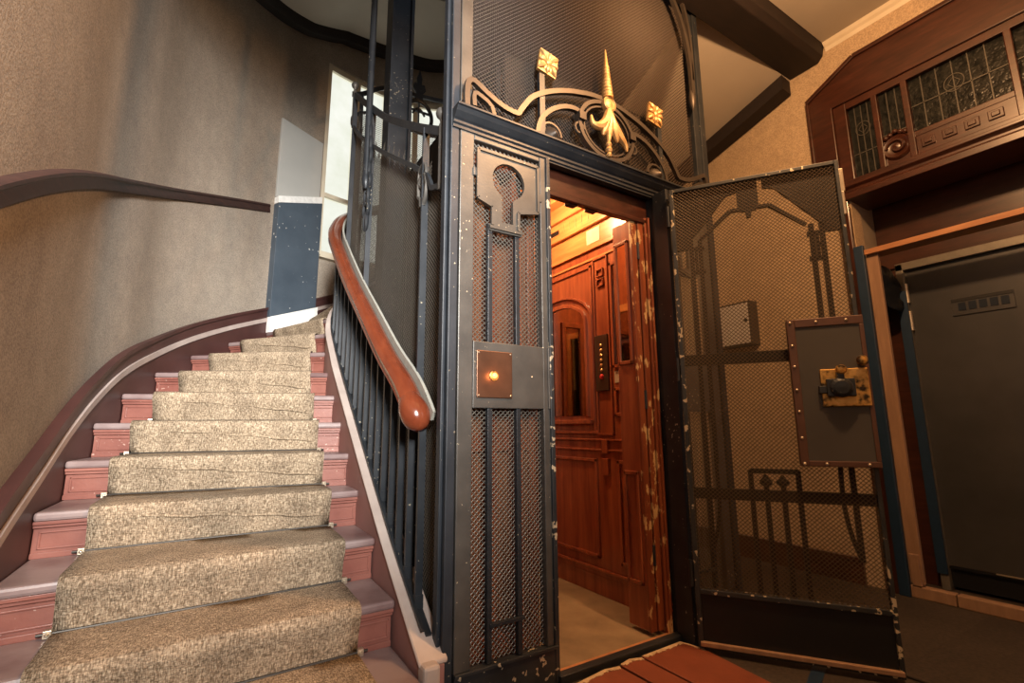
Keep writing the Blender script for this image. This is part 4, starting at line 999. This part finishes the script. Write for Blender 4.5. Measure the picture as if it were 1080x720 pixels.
m = MB(); m.box(3.29, 3.302, -.475, -.42, .1, 2.0); tag(m.build('protective_strip', 'blue'), 'upright blue protective strip beside the steel door frame', 'strip')
m = MB()   # black sheet hanging at the corner
rows = []
for i in range(9):
    f = i/8; rows.append([(XR+.015+.27*f, -.40-.05*f+.012*math.sin(j*1.7+i), 2.215-.13*f-.05*math.sin(f*PI)-j*.034 if j else 2.218-.12*f) for j in range(8)])
m.add([p for r in rows for p in r], [(i*8+j, i*8+j+1, i*8+j+9, i*8+j+8) for i in range(8) for j in range(7)])
sh = m.build('plastic_sheet', 'black', smooth=True); md = sh.modifiers.new('Solidify', 'SOLIDIFY'); md.thickness = .003
tag(sh, 'black plastic sheet draped under the corner of the doorway timber', 'sheet')

# meter box and baseboard seen through the gate
mbx = MB(); mbx.box(XR-.11, XR-.0, .445, .83, 1.715, 2.085); mb_ = mbx.build('meter_box', 'recess', bevel=.004); tag(mb_, 'grey metal box on the tan wall seen through the gate', 'box')  # body coloured dark so shadow edges show round the lighter door
m = MB(); m.box(XR-.118, XR-.11, .462, .82, 1.728, 2.068); m.build('box_door', 'box_metal', mb_, bevel=.003)
m = MB(); m.lathe((XR-.118, .485, 1.92), [(.016, .004), (.016, -.008), (.001, -.011)], 'x', 10); m.build('box_lock', 'iron', mb_)
m = MB(); m.box(XR-.025, XR, -.13, 1.3, 0, .15); m.box(XR-.034, XR, -.13, 1.3, .15, .17); tag(m.build('baseboard_right', 'door_wood'), 'dark baseboard along the tan wall behind the gate', 'baseboard', kind='structure')

# ------------------------------------------------------------------ floor pieces
def slab(name, poly, label, group=None):
    m = MB(); m.prism(poly, lambda u, v, t: (u, v, t), .0, .016); o = m.build(name, 'redtile', bevel=.003)
    tag(o, label, 'floor tile', group)
    n = len(poly); m = MB()
    ins = []
    cx_, cy_ = sum(p[0] for p in poly)/n, sum(p[1] for p in poly)/n
    for i, p in enumerate(poly):
        q = poly[(i+1) % n]
        if p[1] > cy_-.0 and q[1] > cy_-.0 or i == n-2:
            k = 10
            for j in range(k):
                a = Vector((p[0]+(q[0]-p[0])*j/k, p[1]+(q[1]-p[1])*j/k, 0)); b = Vector((p[0]+(q[0]-p[0])*(j+1)/k, p[1]+(q[1]-p[1])*(j+1)/k, 0))
                c = Vector((cx_, cy_, 0)); w = random.uniform(.012, .03)
                a2, b2 = a+(c-a).normalized()*w, b+(c-b).normalized()*random.uniform(.012, .03)
                m.add([v+Vector((0, 0, z)) for z in (.0145, .0185) for v in (a, b, b2, a2)], [(3, 2, 1, 0), (4, 5, 6, 7), (0, 1, 5, 4), (1, 2, 6, 5), (2, 3, 7, 6), (3, 0, 4, 7)])
    if m.v: m.build('chipped_edge', 'tile_edge', o)
slab('threshold_tile', [(.93, -.055), (.94, -.9), (1.18, -.75), (1.235, -.16), (1.2, -.05)], 'large red tile with chipped pale edge before the gate hinge')
slab('threshold_tile', [(.79, -.06), (.80, -.75), (.925, -.7), (.918, -.065), (.86, -.045)], 'narrow red tile with chipped edge between two larger red tiles')
slab('threshold_tile', [(.45, -.09), (.42, -.7), (.785, -.72), (.775, -.07), (.7, -.055)], 'red tile with chipped edge before the left half of the lift sill')
m = MB(); m.bar((1.28, -.62, .002), (1.62, -.5, .002), .05, .004); tag(m.build('floor_tape', 'blue'), 'blue tape strip on the floor under the open gate', 'tape')
m = MB(); m.box(1.75, 2.9, -2.4, -.75, 0, .012); tag(m.build('door_mat', 'floor', bevel=.004), 'dark brown speckled door mat before the steel door', 'mat')

# ------------------------------------------------------------------ light
def light(name, kind, loc, power, color, size=.1, aim=None, size_y=None, angle=None, spread=None):
    l = bpy.data.lights.new(name, kind); l.energy = power; l.color = color
    if kind == 'AREA':
        l.shape = 'RECTANGLE'; l.size = size; l.size_y = size_y or size
        if spread: l.spread = spread
    elif kind == 'POINT': l.shadow_soft_size = size
    elif kind == 'SUN': l.angle = angle or .1
    o = bpy.data.objects.new(name, l); COL.objects.link(o); o.location = loc
    if aim: o.rotation_euler = (Vector(aim)-Vector(loc)).to_track_quat('-Z', 'Y').to_euler()
    return o
light('cab_lamp_light', 'POINT', (.88, .72, 2.6), 66, (1, .62, .29), .07)
light('hall_lamp_light', 'POINT', (1.05, -1.2, 3.45), 225, (1, .53, .23), .07)
light('call_button_light', 'POINT', (.168, -.05, 1.275), .22, (1, .38, .12), .012)
light('stair_daylight_fill', 'AREA', (-1.12, -3.85, 2.75), 104, (1, .96, .90), .55, (-.78, 2, 2.0), 1.3, spread=math.radians(54))  # stand-in for daylight from behind the viewer; its unseen window is made up
w = bpy.data.worlds.new('sky'); S.world = w; w.use_nodes = True
w.node_tree.nodes['Background'].inputs[0].default_value = (.75, .85, 1, 1); w.node_tree.nodes['Background'].inputs[1].default_value = .5

# ------------------------------------------------------------------ camera
fpx, pit, rol, az = 510.16, .173884, -.00618, 1.009436
fw = Vector((math.cos(az), math.sin(az), 0)); rt = Vector((math.sin(az), -math.cos(az), 0)); upv = Vector((0, 0, 1))
Fv = fw*math.cos(pit) + upv*math.sin(pit); Uv = -fw*math.sin(pit) + upv*math.cos(pit)
Rr = rt*math.cos(rol) + Uv*math.sin(rol); Ur = -rt*math.sin(rol) + Uv*math.cos(rol)
cam = bpy.data.cameras.new('camera'); cam.sensor_width = 36; cam.lens = fpx/1080*36; cam.clip_start = .02
co = bpy.data.objects.new('camera', cam); COL.objects.link(co)
co.matrix_world = Matrix(((Rr.x, Ur.x, -Fv.x, -.868), (Rr.y, Ur.y, -Fv.y, -1.809), (Rr.z, Ur.z, -Fv.z, 1.06), (0, 0, 0, 1)))
S.camera = co
S.view_settings.view_transform = 'Standard'; S.view_settings.look = 'None'; S.view_settings.gamma = 1; S.view_settings.use_curve_mapping = False
S.view_settings.exposure = -.1
S.cycles.use_denoising = True
S.cycles.max_bounces = 8
